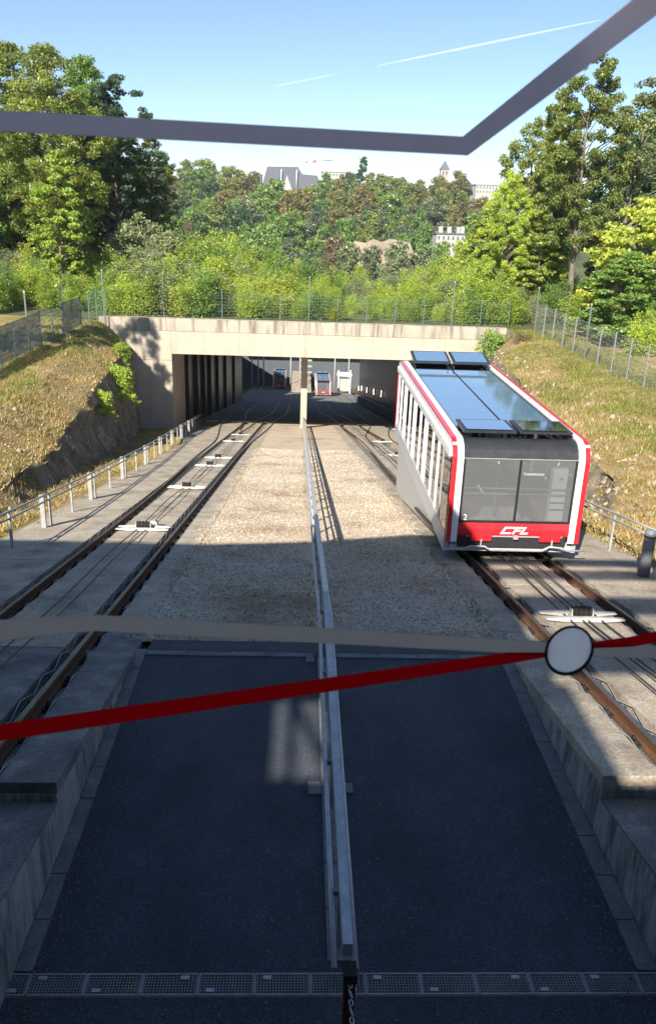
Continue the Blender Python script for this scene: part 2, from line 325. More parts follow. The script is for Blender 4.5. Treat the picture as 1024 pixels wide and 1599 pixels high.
def thin_glass(name, tint, refl=0.06, rough=0.0, fres=True, body=None, bw=0.0):
    mt, nt, b, out = nodes(name); nt.nodes.remove(b)
    t = N(nt, 'BsdfTransparent'); t.inputs[0].default_value = rgba(tint)
    g = N(nt, 'BsdfGlossy'); g.inputs['Roughness'].default_value = rough
    mx = N(nt, 'MixShader')
    if fres:
        fr = N(nt, 'Fresnel'); fr.inputs[0].default_value = 1.5
        ma = N(nt, 'Math', operation='MULTIPLY'); nt.links.new(fr.outputs[0], ma.inputs[0]); ma.inputs[1].default_value = refl/0.04; ma.use_clamp = True
        nt.links.new(ma.outputs[0], mx.inputs[0])
    else: mx.inputs[0].default_value = refl
    tt = t.outputs[0]
    if body:
        df = N(nt, 'BsdfDiffuse'); df.inputs[0].default_value = rgba(body); m3 = N(nt, 'MixShader'); m3.inputs[0].default_value = bw
        nt.links.new(tt, m3.inputs[1]); nt.links.new(df.outputs[0], m3.inputs[2]); tt = m3.outputs[0]
    nt.links.new(tt, mx.inputs[1]); nt.links.new(g.outputs[0], mx.inputs[2]); nt.links.new(mx.outputs[0], out.inputs[0]); return mt
MAT['pane'] = thin_glass('station_window_glass', (0.965, 0.975, 0.98), 0.022)
MAT['car_glass'] = thin_glass('tinted_car_glass', (0.80, 0.82, 0.83), 0.05, body=(.42, .43, .44), bw=.2)
MAT['roof_glass'] = thin_glass('sky_tinted_roof_glass', (0.30, 0.36, 0.44), 0.07, .05, body=(.20, .36, .58), bw=.7)  # diffuse blue body stands in for the sky mirrored in the panes
MAT['side_glass'] = thin_glass('side_window_glass', (0.45, 0.46, 0.47), 0.06)
MAT['skylight'] = thin_glass('frosted_skylight', (0.85, 0.82, 0.72), 0.05)

# ================================================================ setting
def zt(y):
    if y <= 60: return -0.197*(y-8.98)
    a = y-60.0; return -0.197*(60-8.98)-(0.197*a-0.5*0.000382*a*a)
def gz(y): return 0.0 if y < 8.98 else zt(y)           # paved forecourt, then the slope
def frange(a, b, st):
    n = max(1, int(round((b-a)/st))); return [a+(b-a)*i/n for i in range(n+1)]
def ribbon(name, x0, x1, ys, zf, mat, nx=1, parent=None):
    V = []; Fc = []
    for y in ys:
        for i in range(nx+1): V.append((x0+(x1-x0)*i/nx, y, zf(y)))
    for j in range(len(ys)-1):
        for i in range(nx): a = j*(nx+1)+i; Fc.append((a, a+1, a+nx+2, a+nx+1))
    return link(name, npmesh(name, V, Fc, mat), parent)
XL, XR = -1.96, 2.76
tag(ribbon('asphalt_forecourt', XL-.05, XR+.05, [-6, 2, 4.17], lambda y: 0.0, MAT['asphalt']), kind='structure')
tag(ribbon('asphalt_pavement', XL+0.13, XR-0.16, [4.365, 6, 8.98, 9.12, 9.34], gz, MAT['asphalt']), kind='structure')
tag(ribbon('gravel_bed', XL, XR, frange(9.30, 66, 2), lambda y: zt(y)-0.004, MAT['gravel'], 4), kind='structure')
tag(ribbon('track_bed', -9.2, 9.6, frange(9.2, 66, 2), lambda y: zt(y)-0.118, MAT['slab_old']), kind='structure')
for (a, b) in ((-9.2, XL-.02), (XR+.02, 9.6)): tag(ribbon('track_bed', a, b, [5.85, 9.2], lambda y: zt(y)-0.1165, MAT['slab_old']), kind='structure')
tag(ribbon('tunnel_floor', -9.4, 9.8, frange(66, 172, 4), lambda y: zt(y)-0.02, MAT['tunnel_floor']), kind='structure')
# stones scattered over the gravel
def stones():
    n = 42000; y = 9.34+(rng.random(n)**1.7)*30; x = rng.uniform(XL+0.03, XR-0.03, n); ed = rng.random(n) < .05; x = np.where(ed & (x < .4), XL-np.abs(rng.normal(0, .10, n)), np.where(ed, XR+np.abs(rng.normal(0, .10, n)), x))
    k = np.abs(x-0.38) > 0.13; x = x[k]; y = y[k]; n = len(x)
    s = rng.uniform(0.006, 0.020, n)*(1+y*0.012)
    z = np.array([zt(t) for t in y])+s*0.2
    base = np.array([(1, 0, 0), (0, 1, 0), (-1, 0, 0), (0, -1, 0), (0, 0, .8), (0, 0, -.8)], dtype=float)
    V = base[None]*s[:, None, None]*rng.uniform(.6, 1.3, (n, 6, 1)); a = rng.uniform(0, 6.28, n); ca, sa = np.cos(a)[:, None], np.sin(a)[:, None]
    X = V[:, :, 0]*ca-V[:, :, 1]*sa; Y = V[:, :, 0]*sa+V[:, :, 1]*ca; V[:, :, 0] = X+x[:, None]; V[:, :, 1] = Y+y[:, None]; V[:, :, 2] += z[:, None]
    f = np.array([(0, 1, 4), (1, 2, 4), (2, 3, 4), (3, 0, 4)]); Fc = (np.arange(n)[:, None, None]*6+f[None]).reshape(-1, 3)
    tag(link('gravel', npmesh('gravel', V.reshape(-1, 3), Fc, MAT['stone'])), 'loose pale limestone chippings between the two tracks', 'gravel', kind='stuff')
stones()
# grit and dead leaves on the asphalt
def litter():
    n = 1500; x = rng.uniform(XL+.13, XR-.16, n); y = rng.uniform(2.5, 9.2, n); edge = rng.random(n) < .6
    x = np.where(edge, np.where(rng.random(n) < .5, XL+.14+np.abs(rng.normal(0, .12, n)), XR-.17-np.abs(rng.normal(0, .12, n))), x)
    C = np.stack([x, y, np.full(n, .007)+np.where((x < XL+.14) | (x > XR-.17), .012, 0)], 1); t = rng.uniform(0, 6.28, n); s_ = rng.uniform(.004, .017, n); a = np.stack([np.cos(t)*s_, np.sin(t)*s_, rng.uniform(-.004, .006, n)], 1); b = np.stack([-np.sin(t)*s_*.55, np.cos(t)*s_*.55, rng.uniform(-.003, .003, n)], 1)
    V = np.stack([C-a, C-b, C+a, C+b], 1).reshape(-1, 3); V[:, 2] = np.maximum(V[:, 2], .005)
    tag(link('leaf_litter', npmesh('leaf_litter', V, np.arange(n*4).reshape(-1, 4), LEAF['brown'])), 'dead leaves and grit lying on the asphalt forecourt', 'litter', kind='stuff')
litter()
# kerb stones round the asphalt
kerb = empty('kerb', (0, 0, 0)); tag(kerb, kind='structure')
def stone_row(x0, x1, y0, y1, n, along, z=0.012):
    for i in range(n):
        if along == 'y':
            a = y0+(y1-y0)*i/n; b = y0+(y1-y0)*(i+1)/n; bx = (x0, x1, a+0.005, b-0.005)
        else:
            a = x0+(x1-x0)*i/n; b = x0+(x1-x0)*(i+1)/n; bx = (a+0.005, b-0.005, y0, y1)
        MB().box(bx[0], bx[1], bx[2], bx[3], -0.1, z+random.uniform(-.003, .004)).build('kerb_stone', MAT['kerb'], kerb)
stone_row(XL+0.004, XL+0.126, 4.37, 8.97, 10, 'y'); stone_row(XR-0.156, XR-0.004, 4.37, 8.97, 10, 'y')
stone_row(XL+0.13, 0.26, 8.83, 8.92, 4, 'x', 0.014); stone_row(0.54, XR-0.16, 8.83, 8.92, 4, 'x', 0.014)
stone_row(0.30, 0.50, 4.45, 8.8, 9, 'y', 0.016)
for (a, b, c, d) in ((0.17, 0.295, 6.28, 6.46), (0.16, 0.26, 8.70, 8.828), (0.505, 0.60, 6.30, 6.44)):
    MB().box(a, b, c, d, -0.1, 0.02).build('kerb_stone', MAT['kerb'], kerb)
# plinths that carry the tracks above the forecourt
def plinth(name, x0, x1, yend, drop, label):
    p = empty(name, ((x0+x1)/2, 6, 0)); tag(p, label, 'plinth')
    def P(poly, nm, mat, a=x0, b=x1):
        o = MB().prism(poly, 0, a-(x0+x1)/2, b-(x0+x1)/2).build(nm, mat, p); o.location = (0, -6, 0); return o
    P([(yend, -0.1), (9.1, -0.1), (9.1, zt(9.1)-0.118), (yend, zt(yend)-0.118)], 'upper_block', MAT['plinth_wall'])
    P([(-3, -0.1), (yend-0.004, -0.1), (yend-0.004, zt(yend)-drop), (-3, zt(-3)-drop)], 'lower_block', MAT['plinth_wall'])
    e = 0.004
    P([(-3, zt(-3)-drop+e), (yend-0.01, zt(yend)-drop+e), (yend-0.01, zt(yend)-drop+0.03), (-3, zt(-3)-drop+0.03)], 'lower_slab', MAT['slab_old'])
    return p
plinth('track_plinth', -6.2, XL-0.003, 5.61, 0.22, 'weathered concrete plinth with a step under the track beside the low railing')
plinth('track_plinth', XR+0.003, 7.2, 5.80, 0.26, 'stained concrete plinth with a step, under the track with the near funicular car')
# concrete slabs between and beside the rails
GL, GR = (-4.13, -2.66), (3.49, 5.00)
beds = []
for (g, strips, y0, mm) in ((GL, [(-6.05, -4.33), (-3.93, -2.86), (-2.46, XL)], 5.61, 'L'), (GR, [(XR, 3.29), (3.69, 4.80), (5.20, 6.95)], 5.80, 'R')):
    r = empty('concrete_slab_track', (sum(g)/2, 20, zt(20))); beds.append(r)
    tag(r, 'row of pale concrete slabs carrying the %s' % ('track beside the low railing' if mm == 'L' else 'track under the near funicular car'), 'slab track')
    for si, (x0, x1) in enumerate(strips):
        y = y0; k = 0
        while y < 64:
            ln = (3.4 if si == 1 else 4.1); yb = min(y+ln, 65)
            dz = random.uniform(-.004, .004)
            a, b = y+0.012, yb-0.012
            pts = [(x0, a, zt(a)-.114), (x1, a, zt(a)-.114), (x1, b, zt(b)-.114), (x0, b, zt(b)-.114), (x0, a, zt(a)+dz), (x1, a, zt(a)+dz), (x1, b, zt(b)+dz), (x0, b, zt(b)+dz)]
            pts = [(p[0]-r.location.x, p[1]-20, p[2]-r.location.z) for p in pts]
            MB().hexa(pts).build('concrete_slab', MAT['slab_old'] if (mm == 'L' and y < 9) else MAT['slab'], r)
            y = yb
# rails
RAILP = [(-.075, 0), (.075, 0), (.075, .018), (.014, .035), (.014, .125), (.036, .14), (.036, .172), (-.036, .172), (-.036, .14), (-.014, .125), (-.014, .035), (-.075, .018)]
RAILP = [(a*.86, b*.82) for a, b in RAILP]
def pl(keys, y):
    for (a, b) in zip(keys, keys[1:]):
        if y <= b[0]:
            t = max(0, (y-a[0])/(b[0]-a[0])); t = t*t*(3-2*t) if len(keys) > 2 else t
            return a[1]+(b[1]-a[1])*t
    return keys[-1][1]
def rail(xf, y0, y1, parent):
    path = [(xf(y), y, zt(y)-0.10) for y in frange(y0, y1, 1.5)]
    L = parent.location
    mb = MB().sweep(RAILP, [(p[0]-L.x, p[1]-L.y, p[2]-L.z) for p in path])
    me = mb.mesh('rail', [MAT['rail'], MAT['railhead']])
    for p in me.polygons:
        if p.normal.z > 0.9 and (p.center.z-(zt(p.center.y+L.y)-L.z)) > 0.02: p.material_index = 1
    return link('rail', me, parent)
# fastener: plate, two clips
fm = MB(); fm.box(-.15, .15, -.09, .09, -.012, .014)
fm.box(-.125, -.082, -.05, .05, .014, .05); fm.box(.082, .125, -.05, .05, .014, .05)
fm.tube([(-.10, 0, .04), (-.10, 0, .085)], .016, 6); fm.tube([(.10, 0, .04), (.10, 0, .085)], .016, 6)
FAST = fm.mesh('rail_fastener', MAT['dark_iron'])
def track(name, label, xs, rails_, wires):
    t = empty(name, (sum(xs)/2, 12, zt(12))); tag(t, label, 'track'); L = t.location
    for (xf, a, b) in rails_: rail(xf, a, b, t)
    for xf, a, b in rails_[:2]:
        for i, y in enumerate(frange(5.2, 33, 0.72)):
            o = link('rail_fastener', FAST, t, (xf(y)-L.x, y-L.y, zt(y)-.094-L.z)); o.rotation_euler.x = -math.atan(.197)
        for sd_ in (-1, 1):
            pts = []
            for i, y in enumerate(frange(4.8, 40, 0.36)):
                pts.append((xf(y)-L.x+sd_*(.155+.018*(i % 2)), y-L.y, zt(y)-L.z+(0.0 if i % 2 else -.075)))
            MB().tube(pts, .008, 4).build('side_wire', MAT['galv_dull'], t)
    for dx in wires:
        MB().tube([(dx-L.x+.012*math.sin(y*.6), y-L.y, zt(y)-L.z+.075+.03*math.cos(y*.9)) for y in frange(4.0, 62, 1.0)], .012, 5).build('haul_rope', MAT['cable'], t)
    return t
A = lambda keys: (lambda y: pl(keys, y))
def off(keys, dx): return [(k[0], k[1]+dx) for k in keys]
cLA = [(0, -3.395), (18, -3.395), (40, -3.75), (64, -5.15), (84, -6.1), (200, -6.1)]
cLB = [(0, -3.395), (34, -3.395), (64, -2.72), (84, -1.9), (200, -1.9)]
track('funicular_track', 'rail track with pale pulley frames between its rails, beside the low galvanised railing', GL,
      [(A(off(cLA, -.735)), 4.2, 150), (A(off(cLB, .735)), 4.2, 150), (A(off(cLA, .735)), 49, 150), (A(off(cLB, -.735)), 47, 150)], [-3.50, -3.30])
cRA = [(0, 4.245), (22, 4.245), (45, 4.5), (68, 4.05), (90, 3.1), (200, 3.1)]
cRB = [(0, 4.245), (22, 4.245), (46, 4.95), (69, 6.9), (90, 7.3), (200, 7.3)]
track('funicular_track', 'rusty rail track that the near red and white funicular car stands on', GR,
      [(A(off(cRA, -.755)), 4.4, 150), (A(off(cRB, .755)), 4.4, 150), (A(off(cRA, .755)), 44, 150), (A(off(cRB, -.755)), 42, 150)], [4.02, 4.20, 4.28, 4.48])
# cable pulleys between the rails
def pulley_meshes():
    fr = MB()
    for yy in (-.16, .16):
        fr.prism([(-.58, .045), (-.30, .02), (.30, .02), (.58, .045), (.58, .065), (.30, .085), (-.30, .085), (-.58, .065)], 1, yy-.045, yy+.045)
    fr.box(-.17, .17, -.105, .105, .015, .06)
    wh = MB()
    for xx in (-.012,): wh.tube([(xx-.03, 0, 0), (xx-.022, 0, 0), (xx+.0, 0, 0), (xx+.022, 0, 0), (xx+.03, 0, 0)], [.085, .085, .062, .085, .085], 14, smooth=False)
    br = MB(); br.box(-.008, .008, -.05, .05, .0, .17)
    hs = MB(); hs.prism([(-.10, 0), (.10, 0), (.10, .12), (.05, .17), (-.05, .17), (-.10, .12)], 1, -.10, .10)
    return [fr.mesh('cross_frame', MAT['sheave_white']), wh.mesh('sheave_wheel', MAT['dark_iron']), br.mesh('bracket', MAT['sheave_white']), hs.mesh('housing', MAT['galv_dull'])]
PM = pulley_meshes()
def pulley(x, y, label, house=False, group='cable pulleys between the rails'):
    t = empty('cable_pulley', (x, y, zt(y))); t.rotation_euler.x = -math.atan(.197); tag(t, label, 'cable pulley', group)
    link('cross_frame', PM[0], t)
    for dx in (-.13, -.04, .05, .14): link('sheave_wheel', PM[1], t, (dx*.8, 0, .125))
    for dx in (-.155, .16): link('bracket', PM[2], t, (dx, 0, .0))
    if house: link('housing', PM[3], t, (.16, .34, .01))
for i, y in enumerate((16.9, 23.9, 30.4, 33.6, 43.2, 48.6)):
    pulley(-3.395-(.0 if y < 40 else .12), y, ['pale cable pulley with a small grey housing, beside the shadow edge on the open track', 'pale cable pulley standing by itself, second downhill from the shadow edge', 'first of two close cable pulleys on the track beside the railing', 'second of two close cable pulleys, downhill of its twin', 'pale cable pulley at the start of the track switch beside the railing', 'pale cable pulley amid the switch rails nearest the underpass, on the railing side'][i], i == 0)
pulley(4.245, 10.55, 'pale cable pulley on the rusty track right in front of the near funicular car')
pulley(4.75, 36.8, 'pale cable pulley amid the switch rails downhill of the near funicular car', False)
pulley(4.95, 45.6, 'pale cable pulley amid the switch rails nearest the underpass, beside the near car', False)

# ---------------------------------------------------------------- banks
def loft_bank(name, keys, ys, nseg, sgn, seed):
    ky = [k[0] for k in keys]; V = []; Fc = []
    npt = len(keys[0][1]); cols = sum(nseg)+1
    for y in ys:
        i = 0
        while i < len(ky)-2 and y > ky[i+1]: i += 1
        t = min(1, max(0, (y-ky[i])/(ky[i+1]-ky[i]))); P = [(a[0]*(1-t)+b[0]*t, a[1]*(1-t)+b[1]*t) for a, b in zip(keys[i][1], keys[i+1][1])]
        for s in range(npt-1):
            for j in range(nseg[s]+(1 if s == npt-2 else 0)):
                q = j/nseg[s]; x = P[s][0]*(1-q)+P[s+1][0]*q; z = P[s][1]*(1-q)+P[s+1][1]*q
                steep = abs(P[s+1][1]-P[s][1])/(abs(P[s+1][0]-P[s][0])+.01)
                p = Vector((x, y, z)); h = noise.fractal(p*0.7+Vector((seed, 0, 0)), 1.0, 2.0, 5); h2 = noise.fractal(p*0.25, 1.0, 2.0, 3)
                edge = 0.0 if (s == 0 and j == 0) else 1.0
                if steep > 0.8:
                    x += edge*sgn*(h*0.42+.25*noise.noise(Vector((y*1.6, z*.7, 5)))); V.append((x, y+.25*h2, z+.12*h))
                else: V.append((x, y, z+edge*(.10*h+.12*h2)*(1.0 if abs(x) > 6.6 else .25)))
    n = len(ys)
    for a in range(n-1):
        for b in range(cols-1):
            k = a*cols+b; Fc.append((k, k+cols, k+cols+1, k+1) if sgn > 0 else (k, k+1, k+cols+1, k+cols))
    return link(name, npmesh(name, V, Fc, MAT['bank'], True))
def LB(y, pts): return (y, pts)
keysL = []
#        edge          toe            crest          shoulder        fence          far
for y, toe, crest, sh in ((-20, (-7.4, .2), (-7.9, .2), (-10.5, .1)), (9, (-7.4, -.2), (-7.9, -.2), (-10.5, -.4)), (15, (-7.2, -1.35), (-7.7, -1.25), (-10, -1.2)), (20, (-7.2, -2.25), (-7.7, -1.8), (-9.6, -1.35)),
                          (25, (-7.5, -3.2), (-8.0, -2.35), (-10.0, -1.55)), (29, (-7.9, -4.0), (-8.5, -2.55), (-10.4, -1.65)), (35, (-8.5, -5.25), (-9.1, -2.7), (-10.9, -1.8)), (41, (-9.1, -6.5), (-9.7, -2.75), (-11.6, -1.9)),
                          (48, (-9.9, -7.9), (-10.4, -2.9), (-12.2, -1.9)), (54.6, (-10.9, -9.15), (-11.4, -3.5), (-12.6, -2.1))):
    ex = -6.04 if y < 40 else (-6.04-(y-40)*.12)
    keysL.append((y, [(ex, zt(max(y, 7))-.03), toe, crest, sh, (-13.3, sh[1]*.4-.95 if y > 12 else sh[1]), (-30, -1.5), (-320, -2.0)]))
bl = loft_bank('left_embankment', keysL, frange(-20, 54.6, .4), [5, 16, 8, 8, 6, 6], -1, 3.0); tag(bl, kind='structure')
keysR = []
for y, toe, mid, sh in ((-20, (7.6, .3), (8.4, .3), (11, .2)), (9, (7.6, 0), (8.4, 0), (11, -.3)), (14, (7.5, -1.0), (8.6, -1.0), (11, -1.1)), (20, (7.9, -2.2), (8.7, -1.5), (11.6, -1.4)),
                        (28, (8.7, -3.75), (9.7, -1.95), (12.4, -1.62)), (36, (9.4, -5.3), (10.6, -2.1), (12.8, -1.65)), (44, (10.1, -6.9), (11.3, -2.25), (13.2, -1.7)), (54.6, (10.6, -9.1), (12.8, -3.0), (13.9, -1.75))):
    keysR.append((y, [(6.94, zt(max(y, 7))-.03), toe, mid, sh, (15.4, -1.62 if y > 12 else sh[1]-.2), (30, -1.3), (320, -2.0)]))
br_ = loft_bank('right_embankment', keysR, frange(-20, 54.6, .4), [4, 14, 8, 8, 6, 6], 1, 9.0); tag(br_, kind='structure')
# ground beyond the bridge, the valley and the opposite hillside: one sheet to the horizon
def hill(x, y):
    if y < 120: z = -1.75
    elif y < 200: t = (y-120)/80; z = -1.75-28*t*t*(3-2*t)
    elif y < 235: z = -29.75
    elif y < 430: t = (y-235)/195; z = -29.75+43*(t**0.95)
    else: z = 13.25+min(10, (y-430)*.01)
    if y > 235: z += 3.0*noise.noise(Vector((x*.012, y*.012, 1)))+(-.035*max(0, x-20) if y > 330 else 0)*min(1, (y-330)/100 if y > 330 else 0)
    if 92.1 < y < 190 and abs(x) < 12.5: z = zt(min(y, 170))-.4
    return z
gx = sorted(set([-1500, -1000, -600, -300, -200]+[-150+10*i for i in range(31)]+[200, 300, 600, 1000, 1500]+[-12.4, 12.4, -15, 15]))
gy = [54.7, 60, 80, 91, 92.2, 96, 108, 119, 124]+[130+10*i for i in range(34)]+[520, 700, 1000, 1500]
V = [(x, y, hill(x, y)) for y in gy for x in gx]; nx = len(gx)
Fc = [(j*nx+i, j*nx+i+1, (j+1)*nx+i+1, (j+1)*nx+i) for j in range(len(gy)-1) for i in range(nx-1) if not (90.5 < gy[j] < 92.1 and gx[i] >= -12.5 and gx[i+1] <= 12.5)]
tag(link('hillside', npmesh('hillside', V, Fc, MAT['soil'], True)), kind='structure')
gb = npmesh('ground', [(-1500, -1500, -2.2), (1500, -1500, -2.2), (1500, -19.9, -2.2), (-1500, -19.9, -2.2)], [(0, 1, 2, 3)], MAT['soil'])
tag(link('ground', gb), kind='structure')

# ---------------------------------------------------------------- road bridge with the underpass
BY = 54.5
bridge = empty('road_bridge', (0, BY, -9)); tag(bridge, 'pale concrete road bridge with a wide underpass for both tracks', 'bridge')
def bp(mb, name, mat): o = mb.build(name, mat, bridge); o.location = (0, -BY, 9); return o
xs = [-13.2, -10.9, -8.5, -4.0, .4, 4.9, 9.3, 13.84]
for a, b in zip(xs, xs[1:]): bp(MB().box(a+.008, b-.008, BY-.03, BY+.6, -2.36, -1.57), 'parapet_panel', MAT['parapet'])
for a, b in zip(xs, xs[1:]): bp(MB().box(a+.006, b-.006, BY, BY+1.2, -3.87 if a > -9 else -4.3, -2.375), 'beam_panel', MAT['concrete_wall'])
for (a, b) in ((-13.2, -10.9), (-10.9, -8.5), (9.3, 11.4), (11.4, 13.84)):
    for (c, d) in ((-9.6, -6.7), (-6.7, -4.315)): bp(MB().box(a+.007, b-.007, BY+.004, BY+1.2, c+.008, d-.008 if a > 0 or True else d), 'wall_panel', MAT['concrete_wall'])
for a, b in ((9.3, 11.4), (11.4, 13.84)): bp(MB().box(a+.007, b-.007, BY+.004, BY+1.2, -4.307, -3.885), 'wall_panel', MAT['concrete_wall'])
bp(MB().box(-13, 13.6, BY+.61, 92, -3.6, -1.9), 'deck', MAT['concrete_wall'])
bp(MB().box(.17, .62, 58.3, 58.9, -9.9, -3.6), 'pillar', MAT['concrete_wall'])
yy = BY+1.22
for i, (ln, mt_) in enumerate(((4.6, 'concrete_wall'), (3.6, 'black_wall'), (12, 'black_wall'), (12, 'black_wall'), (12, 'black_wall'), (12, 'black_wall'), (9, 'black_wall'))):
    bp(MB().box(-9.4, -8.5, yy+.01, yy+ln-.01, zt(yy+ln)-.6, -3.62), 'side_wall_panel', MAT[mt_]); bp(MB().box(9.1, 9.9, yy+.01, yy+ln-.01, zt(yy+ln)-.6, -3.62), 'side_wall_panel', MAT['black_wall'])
    yy += ln
for y in (60.5, 66, 71, 76, 83, 92, 104): bp(MB().box(-8.49, -8.22, y, y+.5, zt(y+.5)-.3, -3.62), 'pilaster', MAT['black_wall'])
bp(MB().prism([(56, zt(56)+.0), (121, zt(121)), (121, zt(121)+1.0), (78, zt(78)+1.0), (56, zt(56)+1.0)], 0, 8.55, 9.09), 'side_ledge', MAT['tunnel_floor'])
bp(MB().prism([(56, zt(56)+1.003), (78, zt(78)+1.003), (121, zt(121)+1.003), (121, zt(121)+1.06), (78, zt(78)+1.06), (56, zt(56)+1.06)], 0, 8.5, 8.7), 'ledge_edging', MAT['galv_dull'])
def emis(name, c, s):
    mt, nt, b, out = nodes(name); b.inputs['Base Color'].default_value = rgba(c); b.inputs['Emission Color'].default_value = rgba(c); b.inputs['Emission Strength'].default_value = s; return mt
MAT['lamp_on'] = emis('lit_lamp', (1, .97, .9), 2.5)
for i, (y, z) in enumerate(((124.18-5, -19.0), (113.93, -17.93), (104.95, -16.31), (95.18, -14.5), (86.37, -12.87))):
    lt = empty('wall_lamp', (9.06, y, z)); tag(lt, 'small lit upright lamp on the dark wall of the underpass', 'lamp', 'lamps along the underpass wall')
    MB().box(-.10, .03, -.16, .16, -.40, .40).build('lamp_housing', MAT['car_dark'], lt); MB().box(-.13, -.101, -.11, .11, -.34, .34).build('diffuser', MAT['lamp_on'], lt)

# ---------------------------------------------------------------- lower station at the far end
ls = empty('lower_station', (0, 168, zt(165))); tag(ls, 'dark glazed lower station with white columns seen through the underpass', 'station')
def lp(mb, nm, mt): o = mb.build(nm, mt, ls); o.location = (0, -168, -zt(165)); return o
lp(MB().box(-13, 13, 172, 173, zt(165)-4, zt(165)+16), 'back_wall', MAT['window_dark'])
lp(MB().box(-13, 13, 166, 172, zt(165)+9.0, zt(165)+9.6), 'roof', MAT['station_grey'])
lp(MB().box(-1.4, 2.4, 150, 171, zt(150)-.5, zt(155)+.9), 'platform', MAT['slab'])
for x in (-9.2, -8.0, -6.9, -1.6, .2, 1.4, 7.0, 9.8): lp(MB().tube([(x, 156+abs(x)*.3, zt(160)-1), (x, 156+abs(x)*.3, zt(165)+9)], .12, 8), 'column', MAT['galv_dull'])
for z in (2.0, 3.2, 4.4, 5.6): lp(MB().box(.2, 2.6, 165, 165.2, zt(165)+z, zt(165)+z+.35), 'louvre', MAT['galv_dull'])
wf = empty('white_shelter', (8.5, 150, zt(150))); tag(wf, 'small white framed shelter by the lower station', 'shelter')
for dx in (-1.1, 1.1): MB().box(dx-.1, dx+.1, -.1, .1, 0, 4.3).build('post', MAT['white_paint'], wf)
MB().box(-1.35, 1.35, -.2, 1.4, 3.2, 3.7).build('roof', MAT['white_paint'], wf); MB().box(-.95, .95, .3, .5, .3, 2.6).build('panel', MAT['white_render'], wf)

# ================================================================ things on the line
# ---- drain channel
dr = empty('drain_channel', (.36, 4.27, 0)); tag(dr, 'galvanised grated drain channel across the asphalt forecourt', 'drain')
gm = MB(); pw = .396; gm.box(-pw/2, pw/2, -.088, -.076, -.03, .006); gm.box(-pw/2, pw/2, .076, .088, -.03, .006); gm.box(-pw/2, -pw/2+.01, -.0759, .0759, -.03, .0058); gm.box(pw/2-.01, pw/2, -.0759, .0759, -.03, .0058)
for i in range(1, 18): gm.box(-pw/2+i*pw/18-.0018, -pw/2+i*pw/18+.0018, -.0758, .0758, -.025, .003)
for j in range(1, 7): gm.box(-pw/2+.0101, pw/2-.0101, -.076+j*.152/7-.0016, -.076+j*.152/7+.0016, -.02, .0045)
GM = gm.mesh('grating', MAT['galv_dull']); GT = MB().box(-.03, .03, -.014, .014, .0, .009).mesh('tag_plate', MAT['galv'])
MB().box(-2.55, 2.6, -.09, .09, -.14, -.08).build('trough', MAT['dark_iron'], dr)
for i in range(13):
    g = link('grating', GM, dr, (-2.39+i*.4, 0, 0)); link('tag_plate', GT, g, (-.11 if i % 3 else .1, .05 if i % 2 else -.05, 0))
# ---- guardrail between the tracks
gr = empty('guardrail', (.385, 20, zt(20))); tag(gr, 'long galvanised guardrail with a box beam and two side tubes between the tracks', 'guardrail'); GLo = gr.location
BX = .385
def gpath(y0, y1, dx, h, st=1.0): return [(BX+dx-GLo.x, y-GLo.y, gz(y)+h-GLo.z) for y in sorted(set(frange(y0, y1, st)+([8.98] if y0 < 8.98 < y1 else [])))]
yb = 3.85
for k in range(14):
    y1 = yb+4.0
    MB().sweep([(-.032, -.05), (.032, -.05), (.032, .05), (-.032, .05)], gpath(yb+.006, y1-.006, 0, .80)).build('beam', MAT['galv'], gr); yb = y1
for sx in (-1, 1): MB().tube(gpath(3.95, 59.6, sx*.072, .52), .021, 8).build('side_tube', MAT['galv'], gr)
for i, y in enumerate(frange(4.6, 59, 1.5)):
    p = MB().box(-.02, .02, -.035, .035, 0, .748).build('post', MAT['galv'], gr, (0, y-GLo.y, gz(y)-GLo.z)); MB().box(-.072, .072, -.012, .012, .49, .54).build('spacer', MAT['galv_dull'], p)
rp = empty('end_post', (.40, 3.78, 0)); tag(rp, 'short rusty brown end post with a clasp at the guardrail end', 'post')
MB().box(-.035, .035, -.05, .05, 0, .72).build('shaft', MAT['rust_post'], rp); MB().box(-.05, .05, -.065, .065, .0, .012).build('base_plate', MAT['rust_post'], rp); MB().box(-.042, .042, -.056, .056, .66, .73).build('cap', MAT['dark_iron'], rp)
# chain hanging from the post
ch = empty('chain', (.40, 3.6, .5)); tag(ch, 'steel link chain hanging from the rusty end post', 'chain')
def link_mesh():
    mb = MB(); pts = []
    for i in range(13):
        a = 2*PI*i/12; pts.append((.011*math.cos(a), .022*math.sin(a)+(.009 if math.sin(a) > 0 else -.009), 0))
    mb.tube(pts, .0045, 5, cap=False); return mb.mesh('chain_link', MAT['galv'])
LM = link_mesh()
for i in range(34):
    t = i/33; o = link('chain_link', LM, ch, (.03*t, .12-1.45*t, .16-.42*(t if t < .5 else t)+.30*(t*t-t))); o.rotation_euler = (-.35+.4*t, (PI/2)*(i % 2), 0)
